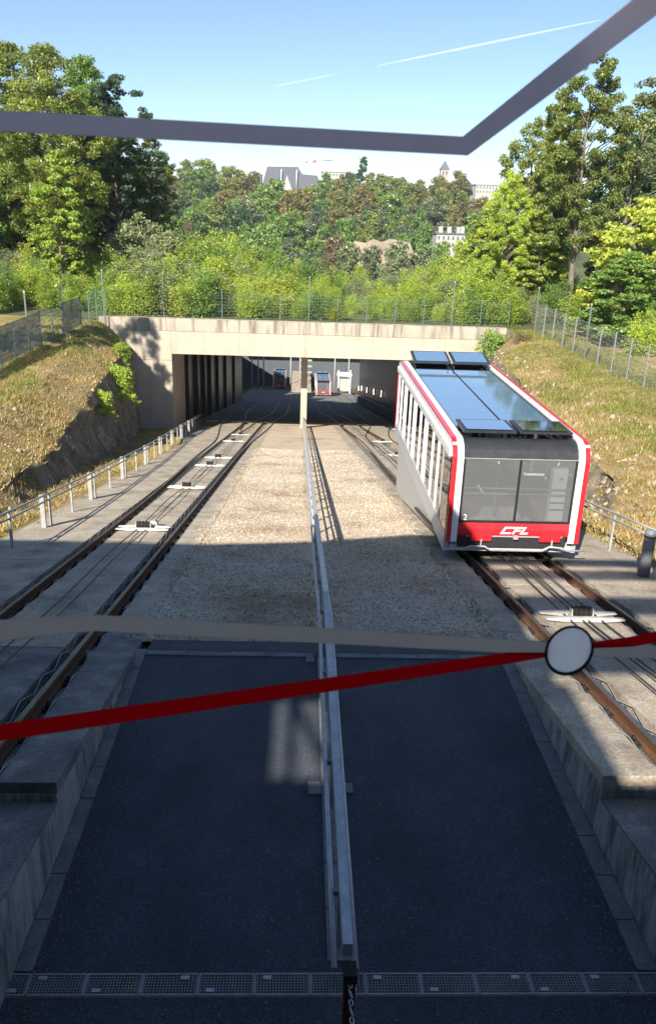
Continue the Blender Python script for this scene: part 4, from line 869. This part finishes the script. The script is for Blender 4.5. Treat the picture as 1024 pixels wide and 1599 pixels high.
for (nm, lb_, me, u, v, y, h0, wide, kind) in (
    ('ash_tree', 'tall olive green tree with an open crown and visible limbs, by the netted fence corner', T_ash, 70, 70, 66, 18, 1.0, None),
    ('ash_tree', 'tall olive green tree leaning out beyond the netted fence, half hidden by its neighbour', T_ash, -60, 75, 70, 18, 1.05, 'mid'),
    ('ash_tree', 'tall olive green tree crowded between the open-crowned tree and the pine', T_ash, 130, 88, 76, 18, 1.0, 'mid'),
    ('ash_tree', 'tall light green tree behind the open-crowned tree by the netted fence', T_ash, 12, 66, 80, 18, 1.0, None),
    ('broadleaf_tree', 'olive broadleaf tree leaning out from below the pine towards the valley', T_open, 232, 205, 76, 15, .8, 'olive'),
    ('pine_tree', 'dark blue-green pine with flat layered boughs among the tall trees by the netted fence', T_pine, 178, 118, 72, 18, 1.0, None),
    ('broadleaf_tree', 'dark shady broadleaf tree filling the gap beneath the olive green tree', T_dark, 20, 190, 76, 17, 1.15, None),
    ('broadleaf_tree', 'dark shady broadleaf tree beneath the layered pine', T_dark, 150, 235, 78, 17, 1.1, None),
    ('broadleaf_tree', 'yellow-tinged broadleaf tree at the valley side of the layered pine', T_open, 215, 240, 80, 15, 1.0, 'lime'),
    ('slim_tree', 'slender bright green young tree in front of the dark broadleaf trees', T_slim, 86, 236, 61, 10, 1.0, None),
    ('tall_tree', 'very tall tree with a long bare pale trunk behind the stony slope fence', T_tall, 938, 68, 60, 18, .9, None),
    ('broadleaf_tree', 'mid green rounded tree beside the bare-trunked tall tree, on its valley side', T_open, 838, 180, 70, 15, .85, 'olive'),
    ('broadleaf_tree', 'mid green lower tree in front of the rounded tree, beside the bare pale trunk', T_open, 800, 262, 64, 15, .8, 'lime'),
    ('thin_tree', 'thin grey-green tree with sparse leaves and tangled limbs behind the maple', T_thin, 1010, 125, 62, 16, 1.1, None),
    ('broadleaf_tree', 'dark broadleaf tree behind the bare pale trunk and the maple', T_dark, 990, 215, 76, 17, .95, None),
    ('broadleaf_tree', 'mid green tree in the shade between the rounded tree and the tall trunk', T_open, 892, 205, 78, 15, .8, 'mid'),
    ('broadleaf_tree', 'dark broadleaf tree deep behind the netted fence, under the leaning tree', T_dark, -40, 160, 84, 17, 1.2, None),
    ('broadleaf_tree', 'mid green broadleaf tree between the olive green tree and the layered pine', T_open, 122, 125, 82, 15, 1.0, 'mid'),
    ('broadleaf_tree', 'mid green broadleaf tree rising behind the thin grey-green tree', T_open, 1030, 150, 80, 15, 1.0, 'mid'),
    ('broadleaf_tree', 'dark broadleaf tree far in the gap below the pine, above the willow', T_dark, 190, 270, 90, 17, 1.1, None),
    ('slim_tree', 'light green slender tree beside the bare pale trunk, on its valley side', T_slim, 880, 150, 66, 10, .62, 'olive'),
    ('maple_tree', 'yellow-green maple with layered boughs just outside the stony slope fence', T_maple, 1005, 312, 53, 8, 1.15, None),
    ('maple_tree', 'dark green low maple spreading beneath the yellow-green maple', T_maple, 985, 395, 49, 8, 1.5, 'mid'),
    ('slim_tree', 'yellow-leaved young tree on the valley side of the rounded tree', T_slim, 765, 330, 70, 10, 1.5, 'yellow'),
    ('slim_tree', 'yellow-leaved young tree below the bare pale trunk', T_slim, 850, 330, 64, 10, 1.4, 'yellow'),
):
    place(nm, lb_, 'tree', me, u, v, y, h0, None, wide, kind)
# a tree outside the view whose shade dapples the bridge and bank
for (x, y, s, lb_) in ((-18.6, 35.5, .92, 'tree behind the netted fence that throws dappled shade on the bridge wing'), (-19.5, 22, .62, 'tree behind the netted fence that shades the grass bank')):
    t = empty('ash_tree', (x, y, -1.6), 1.0); tag(t, lb_, 'tree'); t.scale = (s, s, s); c = link('crown', T_thin[0], t); link('trunk', T_thin[1], t); c.material_slots[0].link = 'OBJECT'; c.material_slots[0].material = LEAF['olive']
# shrubs behind the bridge
def shoots(seed, h, r, nst, nleaf, leaf):
    g = np.random.default_rng(seed); C = []; mb = MB(); per = nleaf//nst
    for i in range(nst):
        a = g.uniform(0, 6.28); q = r*g.random()**.6; x, y = q*math.cos(a)*.55, q*math.sin(a)*.55; hh = h*g.uniform(.5, 1.0)*(1-.25*q/r); ex, ey = x*1.75+g.normal()*.15, y*1.75+g.normal()*.15
        t = g.uniform(.06, 1, per)**.8; w_ = (.26*r*(1-t*.75)+.06)[:, None]
        P = np.stack([x+(ex-x)*t, y+(ey-y)*t, hh*t], 1)+g.normal(size=(per, 3))*w_*[1, 1, .8]; P[:, 2] = np.maximum(P[:, 2], .05); C.append(P)
        mb.tube([(x*.4, y*.4, -.1), (x, y, hh*.4), (ex, ey, hh*.95)], [.035, .025, .008], 5, cap=False)
    V, Fc = quads(np.concatenate(C), leaf, g)
    return npmesh('crown', V, Fc, LEAF['lime']), mb.mesh('trunk', MAT['bark'])
SH = [shoots(31+i, 5, 1.45, 17, 8500, .056) for i in range(4)]
WL = [make_tree('willow', 41+i, 6, 2.6, .5, 'dome', 60, 8000, .11, .10, 16, (.16, .30), .8) for i in range(2)]
tops = [(-40, 362), (60, 366), (140, 360), (190, 348), (250, 340), (330, 332), (360, 340), (390, 368), (430, 372), (480, 388), (560, 404), (640, 402), (700, 378), (760, 368), (830, 385), (900, 412), (980, 425)]
def topat(u):
    for a, b in zip(tops, tops[1:]):
        if u <= b[0]: return a[1]+(b[1]-a[1])*(u-a[0])/(b[0]-a[0])
    return tops[-1][1]
SHL = {'lime': 'upright lime green shrub in the thicket behind the bridge fence', 'yellow': 'yellow-green shrub in the thicket behind the bridge fence', 'willow': 'pale grey-green shrub in the thicket behind the bridge fence', 'mid': 'mid green shrub in the thicket behind the bridge fence'}
ROWL = [', in its tall rear row', ', in its upper middle row', ', in its lower middle row', ', right at the fence']
k = 0
for row, (y, dv, st) in enumerate(((70, 0, 27), (65, 22, 25), (61, 48, 24), (58.6, 66, 22))):
    for u in np.arange(-50 if row < 3 else 110, (900 if row < 2 else 850) if row < 3 else 800, st):
        u = float(u)+random.uniform(-9, 9); kind = random.choice(['lime', 'lime', 'yellow', 'lime', 'mid', 'willow'] if not 170 < u < 260 else ['willow', 'willow', 'lime'])
        place('shrub', SHL[kind]+ROWL[row], 'shrub', SH[k % 4], u, topat(u)+dv+random.uniform(-14, 20), y+random.uniform(-1.2, 1.2), 5, kind+' shrubs behind the bridge'+ROWL[row], random.uniform(.85, 1.25) if row < 2 else random.uniform(1.2, 1.9), kind); k += 1
for (u, v, y) in ((215, 338, 67), (262, 362, 66), (100, 360, 68)): place('willow_bush', 'big silvery willow bush rising over the thicket behind the bridge fence', 'bush', WL[k % 2], u, v, y, 6, 'willow bushes', 1.0); k += 1
for (u, y) in ((880, 60), (925, 57), (965, 55), (860, 63), (1000, 48), (1020, 44), (905, 66), (950, 64)):
    place('shrub', 'bright green shrub at the foot of the trees beyond the stony slope fence', 'shrub', SH[k % 4], u, random.uniform(415, 440) if u < 990 else 470, y, 5, 'shrubs beyond the slope fence', 1.5, random.choice(['lime', 'mid'])); k += 1
for (u, y) in ((5, 60), (40, 62), (75, 60), (-30, 56), (110, 59)):
    place('shrub', 'bushy green shrub behind the netted fence', 'shrub', SH[k % 4], u, random.uniform(395, 420), y, 5, 'shrubs behind the netted fence', 1.3, random.choice(['lime', 'mid'])); k += 1
# plants on the cut faces
BS = make_tree('mid', 51, 2, 1.3, .1, 'dome', 46, 4200, .055, .04, 12, (.18, .34), .6)
for (x, y, z, s, kind, lb_) in ((-9.6, 42.5, -4.6, 1.0, 'lime', 'leafy climber tumbling over the rock cut by the railing'), (-9.1, 37.0, -4.0, .62, 'lime', 'small leafy plant rooted in the rock cut edge'), (-10.4, 47.5, -3.4, .6, 'lime', 'small leafy tuft at the top of the rock cut'),
                          (12.3, 52.3, -3.6, 1.05, 'mid', 'round green bush against the bridge end above the near car'), (11.3, 52.9, -4.6, .7, 'yellow', 'yellowish bush hanging beside the bridge end wall'), (13.6, 49.6, -2.3, .55, 'brown', 'dry brownish bush on the slope near the bridge end'), (10.9, 38.2, -2.7, .35, 'lime', 'low green tuft halfway along the stony slope')):
    t = empty('bush', (x, y, z), random.uniform(0, 6)); tag(t, lb_, 'bush'); t.scale = (s, s, s*1.1); c = link('crown', BS[0], t); link('trunk', BS[1], t); c.material_slots[0].link = 'OBJECT'; c.material_slots[0].material = LEAF[kind]
# grass blades and rubble over the banks
def scatter(ob, n, ymin, ymax, xa, xb, nzmin, seed):
    me = ob.data; me.calc_loop_triangles() if hasattr(me, 'calc_loop_triangles') else None
    co = np.empty(len(me.vertices)*3, dtype=np.float32); me.vertices.foreach_get('co', co); co = co.reshape(-1, 3)
    tr = np.empty(len(me.loop_triangles)*3, dtype=np.int32); me.loop_triangles.foreach_get('vertices', tr); tr = tr.reshape(-1, 3)
    A_, B_, C_ = co[tr[:, 0]], co[tr[:, 1]], co[tr[:, 2]]; cr_ = np.cross(B_-A_, C_-A_); ar = np.linalg.norm(cr_, axis=1)*.5; nz = np.abs(cr_[:, 2])/(2*ar+1e-9); ce = (A_+B_+C_)/3
    ok = (ce[:, 1] > ymin) & (ce[:, 1] < ymax) & (np.abs(ce[:, 0]) > xa) & (np.abs(ce[:, 0]) < xb) & (nz > nzmin); wt = np.where(ok, ar*(1+2.0*(30/np.maximum(ce[:, 1], 12))**.5), 0); g = np.random.default_rng(seed)
    k = g.choice(len(tr), n, p=wt/wt.sum()); u = g.random(n); v = g.random(n); fl = u+v > 1; u[fl] = 1-u[fl]; v[fl] = 1-v[fl]
    return A_[k]+(B_[k]-A_[k])*u[:, None]+(C_[k]-A_[k])*v[:, None], g
def grass(ob, label, n, seed, nzmin=.74):
    P, g = scatter(ob, n, 10, 54.4, 6.3, 17.5, nzmin, seed); nz_ = np.array([noise.noise(Vector((p[0]*.5, p[1]*.5, 2.2))) for p in P])
    green = (nz_+.75*(np.abs(P[:, 0])-11.4)/3+g.normal(size=n)*.14) > .10
    hgt = g.uniform(.04, .17, n)*(1+1.1*nz_+.5*(g.random(n) > .93)); a = g.uniform(0, 6.28, n); wd = g.uniform(.010, .022, n)
    dx = np.stack([np.cos(a)*wd, np.sin(a)*wd, np.zeros(n)], 1); tip = P+np.stack([g.normal(size=n)*.07, g.normal(size=n)*.07, hgt], 1)
    V = np.stack([P-dx, P+dx, tip], 1).reshape(-1, 3)
    tag(link('grass', npmesh('grass', V, np.arange(n*3).reshape(-1, 3), [LEAF['grass'], LEAF['grassgreen']], mi=green.astype(int))), label, 'grass', kind='stuff')
grass(bl, 'short dry grass on the bank above the rock cut', 70000, 61); grass(br_, 'short dry grass on the stony slope below the grey fence', 80000, 62)
def rubble(ob, label, n, seed, smax):
    P, g = scatter(ob, n, 12, 54, 7.0, 12.6, .0, seed); s = smax*(.15+.85*g.random(n)**4)
    base = np.array([(1, 0, 0), (0, 1, 0), (-1, 0, 0), (0, -1, 0), (.2, .1, .9), (0, 0, -.8)], dtype=float); V = base[None]*s[:, None, None]*g.uniform(.5, 1.3, (n, 6, 3))+P[:, None, :]
    f = np.array([(0, 1, 4), (1, 2, 4), (2, 3, 4), (3, 0, 4), (1, 0, 5), (2, 1, 5), (3, 2, 5), (0, 3, 5)]); Fc = (np.arange(n)[:, None, None]*6+f[None]).reshape(-1, 3)
    tag(link('rubble', npmesh('rubble', V.reshape(-1, 3), Fc, MAT['rubble'])), label, 'rubble', kind='stuff')
rubble(br_, 'loose stones lying on the slope below the grey fence', 3200, 71, .17); rubble(bl, 'loose stones lying on the rock cut by the railing', 900, 72, .16)

# ================================================================ opposite hillside
BLD = []   # pixel boxes kept clear of trees: u0, u1, v0, v1, y
def house(name, label, u0, u1, vtop, vbase, y, depth, floors, nwin, mat, roof=None, keep=True):
    a = atY(u0, vbase, y); b = atY(u1, vtop, y); wd = b.x-a.x; hh = b.z-a.z
    t = empty(name, ((a.x+b.x)/2, y, a.z)); tag(t, label, 'building')
    MB().box(-wd/2, wd/2, 0, depth, -8, hh).build('wall', MAT[mat], t)
    for i in range(floors):
        for j in range(nwin):
            wx = -wd/2+wd*(j+.5)/nwin; wz = hh*(i+.22)/floors; ww = wd/nwin*.34; wh = hh/floors*.5
            w_ = MB().box(wx-ww/2, wx+ww/2, -.12, .05, wz, wz+wh).build('window', MAT['window_dark'], t)
    if roof == 'flat': MB().box(-wd/2-.4, wd/2+.4, -.4, depth+.4, hh+.01, hh+.6).build('roof', MAT['galv_dull'], t)
    if roof == 'chimneys':
        r_ = MB().box(-wd/2-.3, wd/2+.3, -.3, depth+.3, hh+.01, hh+.5).build('roof', MAT['slate'], t)
        for q in (-.35, -.05, .28, .4): MB().box(wd*q-.7, wd*q+.7, 1, 2.6, hh+.51, hh+2.6).build('chimney', MAT['white_render'], r_)
    if keep: BLD.append((u0, u1, vtop-8, vbase, y))
    return t
house('white_house', 'small white house with chimneys half hidden among the hillside trees', 680, 726, 367, 386, 300, 9, 2, 6, 'white_render', 'chimneys', False)
BLD.append((684, 722, 361, 380, 300))
house('white_house', 'pale blank house wall among trees below the flat white building', 786, 816, 322, 341, 360, 10, 1, 2, 'white_render', 'flat')
house('office_block', 'long low white building on the plateau beside the poplar', 503, 552, 270, 284, 560, 20, 2, 10, 'white_render', 'flat', False)
house('office_block', 'flat white building on the plateau below the church tower', 742, 782, 290, 302, 520, 20, 2, 8, 'white_render', 'flat')
house('office_block', 'small white building on the plateau beside the cypress', 370, 408, 273, 290, 560, 15, 2, 6, 'white_render', 'flat', False)
# great slate roof
a = atY(408, 298, 520); b = atY(500, 262, 520); wd = b.x-a.x; hh = b.z-a.z
BLD.append((415, 492, 256, 279, 520)); t = empty('slate_roof_hall', ((a.x+b.x)/2, 520, a.z)); tag(t, 'large hall with a long dark slate roof and white gable on the plateau', 'building')
MB().box(-wd/2, wd/2, 0, 26, -8, hh*.10).build('wall', MAT['white_render'], t)
MB().prism([(-wd*.5, hh*.11), (-wd*.40, hh*.97), (wd*.12, hh), (wd*.20, hh*.72), (wd*.46, hh*.68), (wd*.52, hh*.11)], 1, -1, 12).build('roof', MAT['slate'], t)
MB().prism([(-wd*.14, hh*.05), (-wd*.06, hh*.66), (wd*.03, hh*.05)], 1, -2.2, -1.01).build('gable', MAT['white_render'], t)
for q in (-.16, .10): MB().tube([(wd*q, -3, hh*.2), (wd*q, -3, hh*.88)], .22, 6).build('flagpole', MAT['white_paint'], t)
# church tower
a = atY(692, 286, 480); t = empty('church_tower', (a.x, 480, a.z)); tag(t, 'grey stone church tower with a pointed slate spire on the plateau', 'tower')
tw = 12/F*480/2; hb = atY(692, 265, 480).z-a.z; ht = atY(692, 250, 480).z-a.z
MB().box(-tw, tw, -tw, tw, -10, hb).build('tower_wall', MAT['tower_stone'], t)
sp_ = MB(); e = tw*1.12; ap = (0, 0, ht); cs = [(-e, -e, hb), (e, -e, hb), (e, e, hb), (-e, e, hb)]
for i in range(4): sp_.face([cs[i], cs[(i+1) % 4], ap])
sp_.face(cs[::-1]); sp_.build('spire', MAT['slate'], t)
for q in (-.4, .4): MB().box(q*tw-.35, q*tw+.35, -tw-.1, -tw+.1, hb-2.6, hb-.9).build('belfry_opening', MAT['window_dark'], t)
# crane
a = atY(490, 286, 700); t = empty('tower_crane', (a.x, 700, a.z)); tag(t, 'red and white tower crane above the slate roofed hall', 'crane')
def cz(v): return atY(490, v, 700).z-a.z
def cxp(u): return atY(u, 252, 700).x-a.x
ms = MB()
for sx in (-.9, .9):
    for sy in (-.9, .9): ms.bar((sx, sy, -6), (sx, sy, cz(253)), .3, .3)
for i in range(8): z_ = cz(286)+i*2.2; ms.bar((-.9, -.9, z_), (.9, -.9, z_+2.2), .2, .2)
ms.build('mast', MAT['crane_red'], t)
MB().prism([(cxp(478), cz(252)), (cxp(529), cz(249)), (cxp(529), cz(250)), (cxp(490), cz(249.5)), (cxp(478), cz(251))], 1, -.6, .6).build('jib', MAT['white_paint'], t)
MB().box(cxp(477), cxp(481), -.9, .9, cz(255), cz(252)).build('counterweight', MAT['station_grey'], t); MB().box(-1.3, 1.3, -1.3, 1.3, cz(254), cz(250)).build('cab', MAT['crane_red'], t)
# ruined fortress walls, pale stone
def ruin(label, pix, y, dep):
    P = [atY(u, v, y) for u, v in pix]; c = sum((p.x for p in P))/len(P); zb_ = min(p.z for p in P)
    t = MB().prism([(p.x-c, p.z-zb_) for p in P], 1, 0, dep).build('rock_wall', MAT['pale_stone'], None, (c, y, zb_)); tag(t, label, 'wall')
    BLD.append((min(p[0] for p in pix), max(p[0] for p in pix), min(p[1] for p in pix)-2, max(p[1] for p in pix), y))
ruin('long pale ruined stone wall across the foot of the hillside', [(548, 430), (548, 384), (556, 377), (572, 380), (585, 374), (598, 379), (612, 374), (630, 376), (640, 380), (647, 398), (660, 403), (668, 410), (670, 430)], 236, 5)
ruin('small pale stone outcrop at the end of the ruined wall', [(634, 432), (637, 398), (660, 405), (664, 432)], 232, 3)
# hillside trees: five crown shapes, each copy a tree of its own
def far_mesh(seed, h, r, z0, prof, ncl, nl, leaf, cr=(.22, .40), flat=.7):
    V, Fc, cl = crown(seed, h, r, z0, prof, ncl, nl, leaf, cr, flat)
    mb = MB(); mb.tube([(0, 0, -4), (0, 0, h*.45)], [.35, .2], 5)
    nv = len(V); V2 = np.concatenate([V, np.array(mb.v)]); q = [f for f in mb.f if len(f) == 4]; F2 = np.concatenate([Fc, np.array(q)+nv])
    return npmesh('hillside_tree', V2, F2, [LEAF['mid'], MAT['bark']], mi=[0]*len(Fc)+[1]*len(q))
FT = [far_mesh(81, 15, 6.2, 1.5, 'ovate', 46, 3600, .50), far_mesh(82, 14, 6.6, 1.0, 'round', 50, 3600, .50), far_mesh(83, 16, 5.4, 1.5, 'tall', 44, 3400, .48), far_mesh(84, 13, 6.8, .8, 'dome', 48, 3600, .50)]
FPOP = far_mesh(85, 20, 2.2, .8, 'column', 50, 2600, .42, (.35, .55)); FCON = far_mesh(86, 16, 3.0, 1.0, 'cone', 50, 2600, .42, (.22, .38), .4)
FL = {'mid': 'mid green broadleaf tree on the opposite hillside', 'dark': 'dark green broadleaf tree on the opposite hillside', 'yellow': 'yellowing tree on the opposite hillside', 'autumn': 'ochre autumn tree on the opposite hillside', 'grey': 'grey-green tree on the opposite hillside', 'brown': 'brown leaved tree on the opposite hillside', 'blue': 'blue-green tree on the opposite hillside', 'lime': 'light green tree on the opposite hillside', 'olive': 'olive green tree on the opposite hillside'}
def proj(p):
    q = RM@(np.array(p)-CAM); return CX+F*q[0]/q[2], CY-F*q[1]/q[2]
def far_tree(x, y, me, s, kind, label=None, name='hillside_tree', band_=''):
    z = hill(x, y); o = link(name, me, None, (x, y, z-.3), (0, 0, random.uniform(0, 6.28))); o.scale = (s*random.uniform(.85, 1.15), s*random.uniform(.85, 1.15), s)
    o.material_slots[0].link = 'OBJECT'; o.material_slots[0].material = LEAF[kind]
    tag(o, label or FL[kind]+band_, 'tree', 'trees on the opposite hillside'+('' if label else ': '+kind+band_)); return o
y = 238.0; cnt = 0
while y < 446:
    u = 205.0+random.uniform(-10, 10)
    while u < 885:
        uu = u+random.uniform(-8, 8); yy = y+random.uniform(-5, 5); b = atY(uu, 330, yy); s = random.uniform(.72, 1.12)
        top = proj((b.x, yy, hill(b.x, yy)+15*s)); rad = 6.3*s*F/yy; clear = True
        for (u0, u1, v0, v1, yb_) in BLD:
            if yy < yb_+6 and u0-rad*.75 < uu < u1+rad*.75 and top[1] < v1-3: clear = False
        if clear:
            hi_ = (y-238)/208; w_ = ['mid', 'dark', 'mid', 'grey', 'blue', 'olive', 'dark', 'mid'] if hi_ < .55 else ['mid', 'olive', 'autumn', 'olive', 'grey', 'mid', 'autumn', 'dark']
            if 560 < uu < 720 and hi_ > .6: w_ = ['autumn', 'olive', 'mid', 'autumn', 'olive']
            if uu < 400 and random.random() < .14: w_ = ['brown', 'autumn']
            far_tree(b.x, yy, FT[cnt % 4], s, random.choice(w_), None, 'hillside_tree', ' near its foot' if hi_ < .3 else (' halfway up' if hi_ < .7 else ' along its crest')); cnt += 1
        u += 10.2*F/y*random.uniform(.85, 1.2)
    y += 17.5
for (u, vtop, yy, me, h0, kind, lb_) in ((568, 243, 440, FPOP, 20, 'dark', 'dark pointed poplar standing above the hillside trees'), (334, 254, 430, FPOP, 20, 'mid', 'narrow green cypress standing above the hillside trees'), (356, 262, 440, FCON, 16, 'blue', 'small conifer beside the narrow cypress'),
                          (600, 318, 330, FPOP, 20, 'grey', 'slim grey-green birch in the middle of the hillside')):
    b = atY(u, vtop, yy); s = (b.z-hill(b.x, yy))/h0; o = far_tree(b.x, yy, me, s, kind, lb_)
for (u, v, yy, kind, lb_) in ((522, 372, 200, 'brown', 'pale brownish round bush above the ruined wall'), (545, 385, 190, 'grey', 'grey-green round bush beside the ruined wall'), (620, 380, 190, 'willow', 'pale grey-green round bush in front of the ruined wall'), (580, 388, 200, 'grey', 'dull green round bush in front of the ruined wall'), (652, 396, 195, 'grey', 'dull green round bush at the low end of the ruined wall'), (690, 380, 250, 'mid', 'green round bush in front of the small white house'), (722, 376, 250, 'lime', 'light green round bush in front of the small white house')):
    b = atY(u, v, yy); z = hill(b.x, yy); o = link('round_bush', FT[3], None, (b.x, yy, b.z-9), (0, 0, 1)); o.scale = (.62, .62, 9/13); o.material_slots[0].link = 'OBJECT'; o.material_slots[0].material = LEAF[kind]; tag(o, lb_, 'bush')

# ---------------------------------------------------------------- contrails high above
def contrail(label, u0, v0, u1, v1, wpx, dens, D=9000.0):
    mt, nt, b, out = nodes('ice_trail'); nt.nodes.remove(b); tr = N(nt, 'BsdfTransparent'); df = N(nt, 'BsdfDiffuse'); df.inputs[0].default_value = (.9, .9, .9, 1); mx = N(nt, 'MixShader')
    lw = N(nt, 'LayerWeight'); lw.inputs[0].default_value = .5; sb = N(nt, 'Math', operation='SUBTRACT'); sb.inputs[0].default_value = 1.0; nt.links.new(lw.outputs['Facing'], sb.inputs[1])
    nz = ramp(nt, noise_tex(nt, coords(nt), .004, 4, .7), [(.3, (.35,)*3), (.7, (1,)*3)]); m1 = N(nt, 'Math', operation='MULTIPLY'); nt.links.new(sb.outputs[0], m1.inputs[0]); nt.links.new(nz, m1.inputs[1]); m2 = N(nt, 'Math', operation='MULTIPLY'); nt.links.new(m1.outputs[0], m2.inputs[0]); m2.inputs[1].default_value = dens
    nt.links.new(m2.outputs[0], mx.inputs[0]); nt.links.new(tr.outputs[0], mx.inputs[1]); nt.links.new(df.outputs[0], mx.inputs[2]); nt.links.new(mx.outputs[0], out.inputs[0])
    P = [Vector(CAM+ray(u0+(u1-u0)*t, v0+(v1-v0)*t)*D) for t in [i/10 for i in range(11)]]; r0 = wpx/F*D/2
    o = MB().tube(P, [r0*(.25+.75*math.sin(PI*(.08+.84*i/10))) for i in range(11)], 14).build('contrail', mt); tag(o, label, 'contrail')
contrail('thin white contrail streak high in the blue sky', 588, 103, 938, 31, 4.0, .24)
contrail('faint short contrail streak low over the hillside trees', 420, 137, 526, 115, 4, .10)

# ---------------------------------------------------------------- thin summer haze
hz = MB().box(-1520, 1520, -1520, 1520, -48, 62).build('haze', []); tag(hz, kind='stuff')
mt, nt, b, out = nodes('thin_haze'); nt.nodes.remove(b); pv = N(nt, 'VolumePrincipled'); pv.inputs['Color'].default_value = (.93, .96, 1, 1); pv.inputs['Density'].default_value = .00022; pv.inputs['Anisotropy'].default_value = .2
nt.links.new(pv.outputs[0], out.inputs['Volume']); hz.data.materials.clear(); hz.data.materials.append(mt)

# ---------------------------------------------------------------- weeds in the joints and along the kerbs
def weeds():
    n = 5200; g = np.random.default_rng(91); side = g.integers(0, 6, n); y = 9.5+(g.random(n)**1.3)*40; cl = np.sin(y*1.7+side*2.1)+np.sin(y*.53+side)+g.normal(size=n)*.5
    base = np.array([XL, XR, BX-.12, BX+.12, -5.9, 6.85])[side]; k = cl > .55; y, base, side = y[k], base[k], side[k]; n = len(y)
    x = base+g.normal(size=n)*.07; z = np.array([zt(t) for t in y]); P = np.stack([x, y, z], 1); a = g.uniform(0, 6.28, n); wd = g.uniform(.006, .014, n); hg = g.uniform(.02, .11, n)
    dx = np.stack([np.cos(a)*wd, np.sin(a)*wd, np.zeros(n)], 1); V = np.stack([P-dx, P+dx, P+np.stack([g.normal(size=n)*.04, g.normal(size=n)*.04, hg], 1)], 1).reshape(-1, 3)
    tag(link('weeds', npmesh('weeds', V, np.arange(n*3).reshape(-1, 3), [LEAF['grassgreen'], LEAF['grass']], mi=(g.random(n) > .5).astype(int))), 'small weeds growing in the joints along the gravel and slabs', 'weeds', kind='stuff')
weeds()
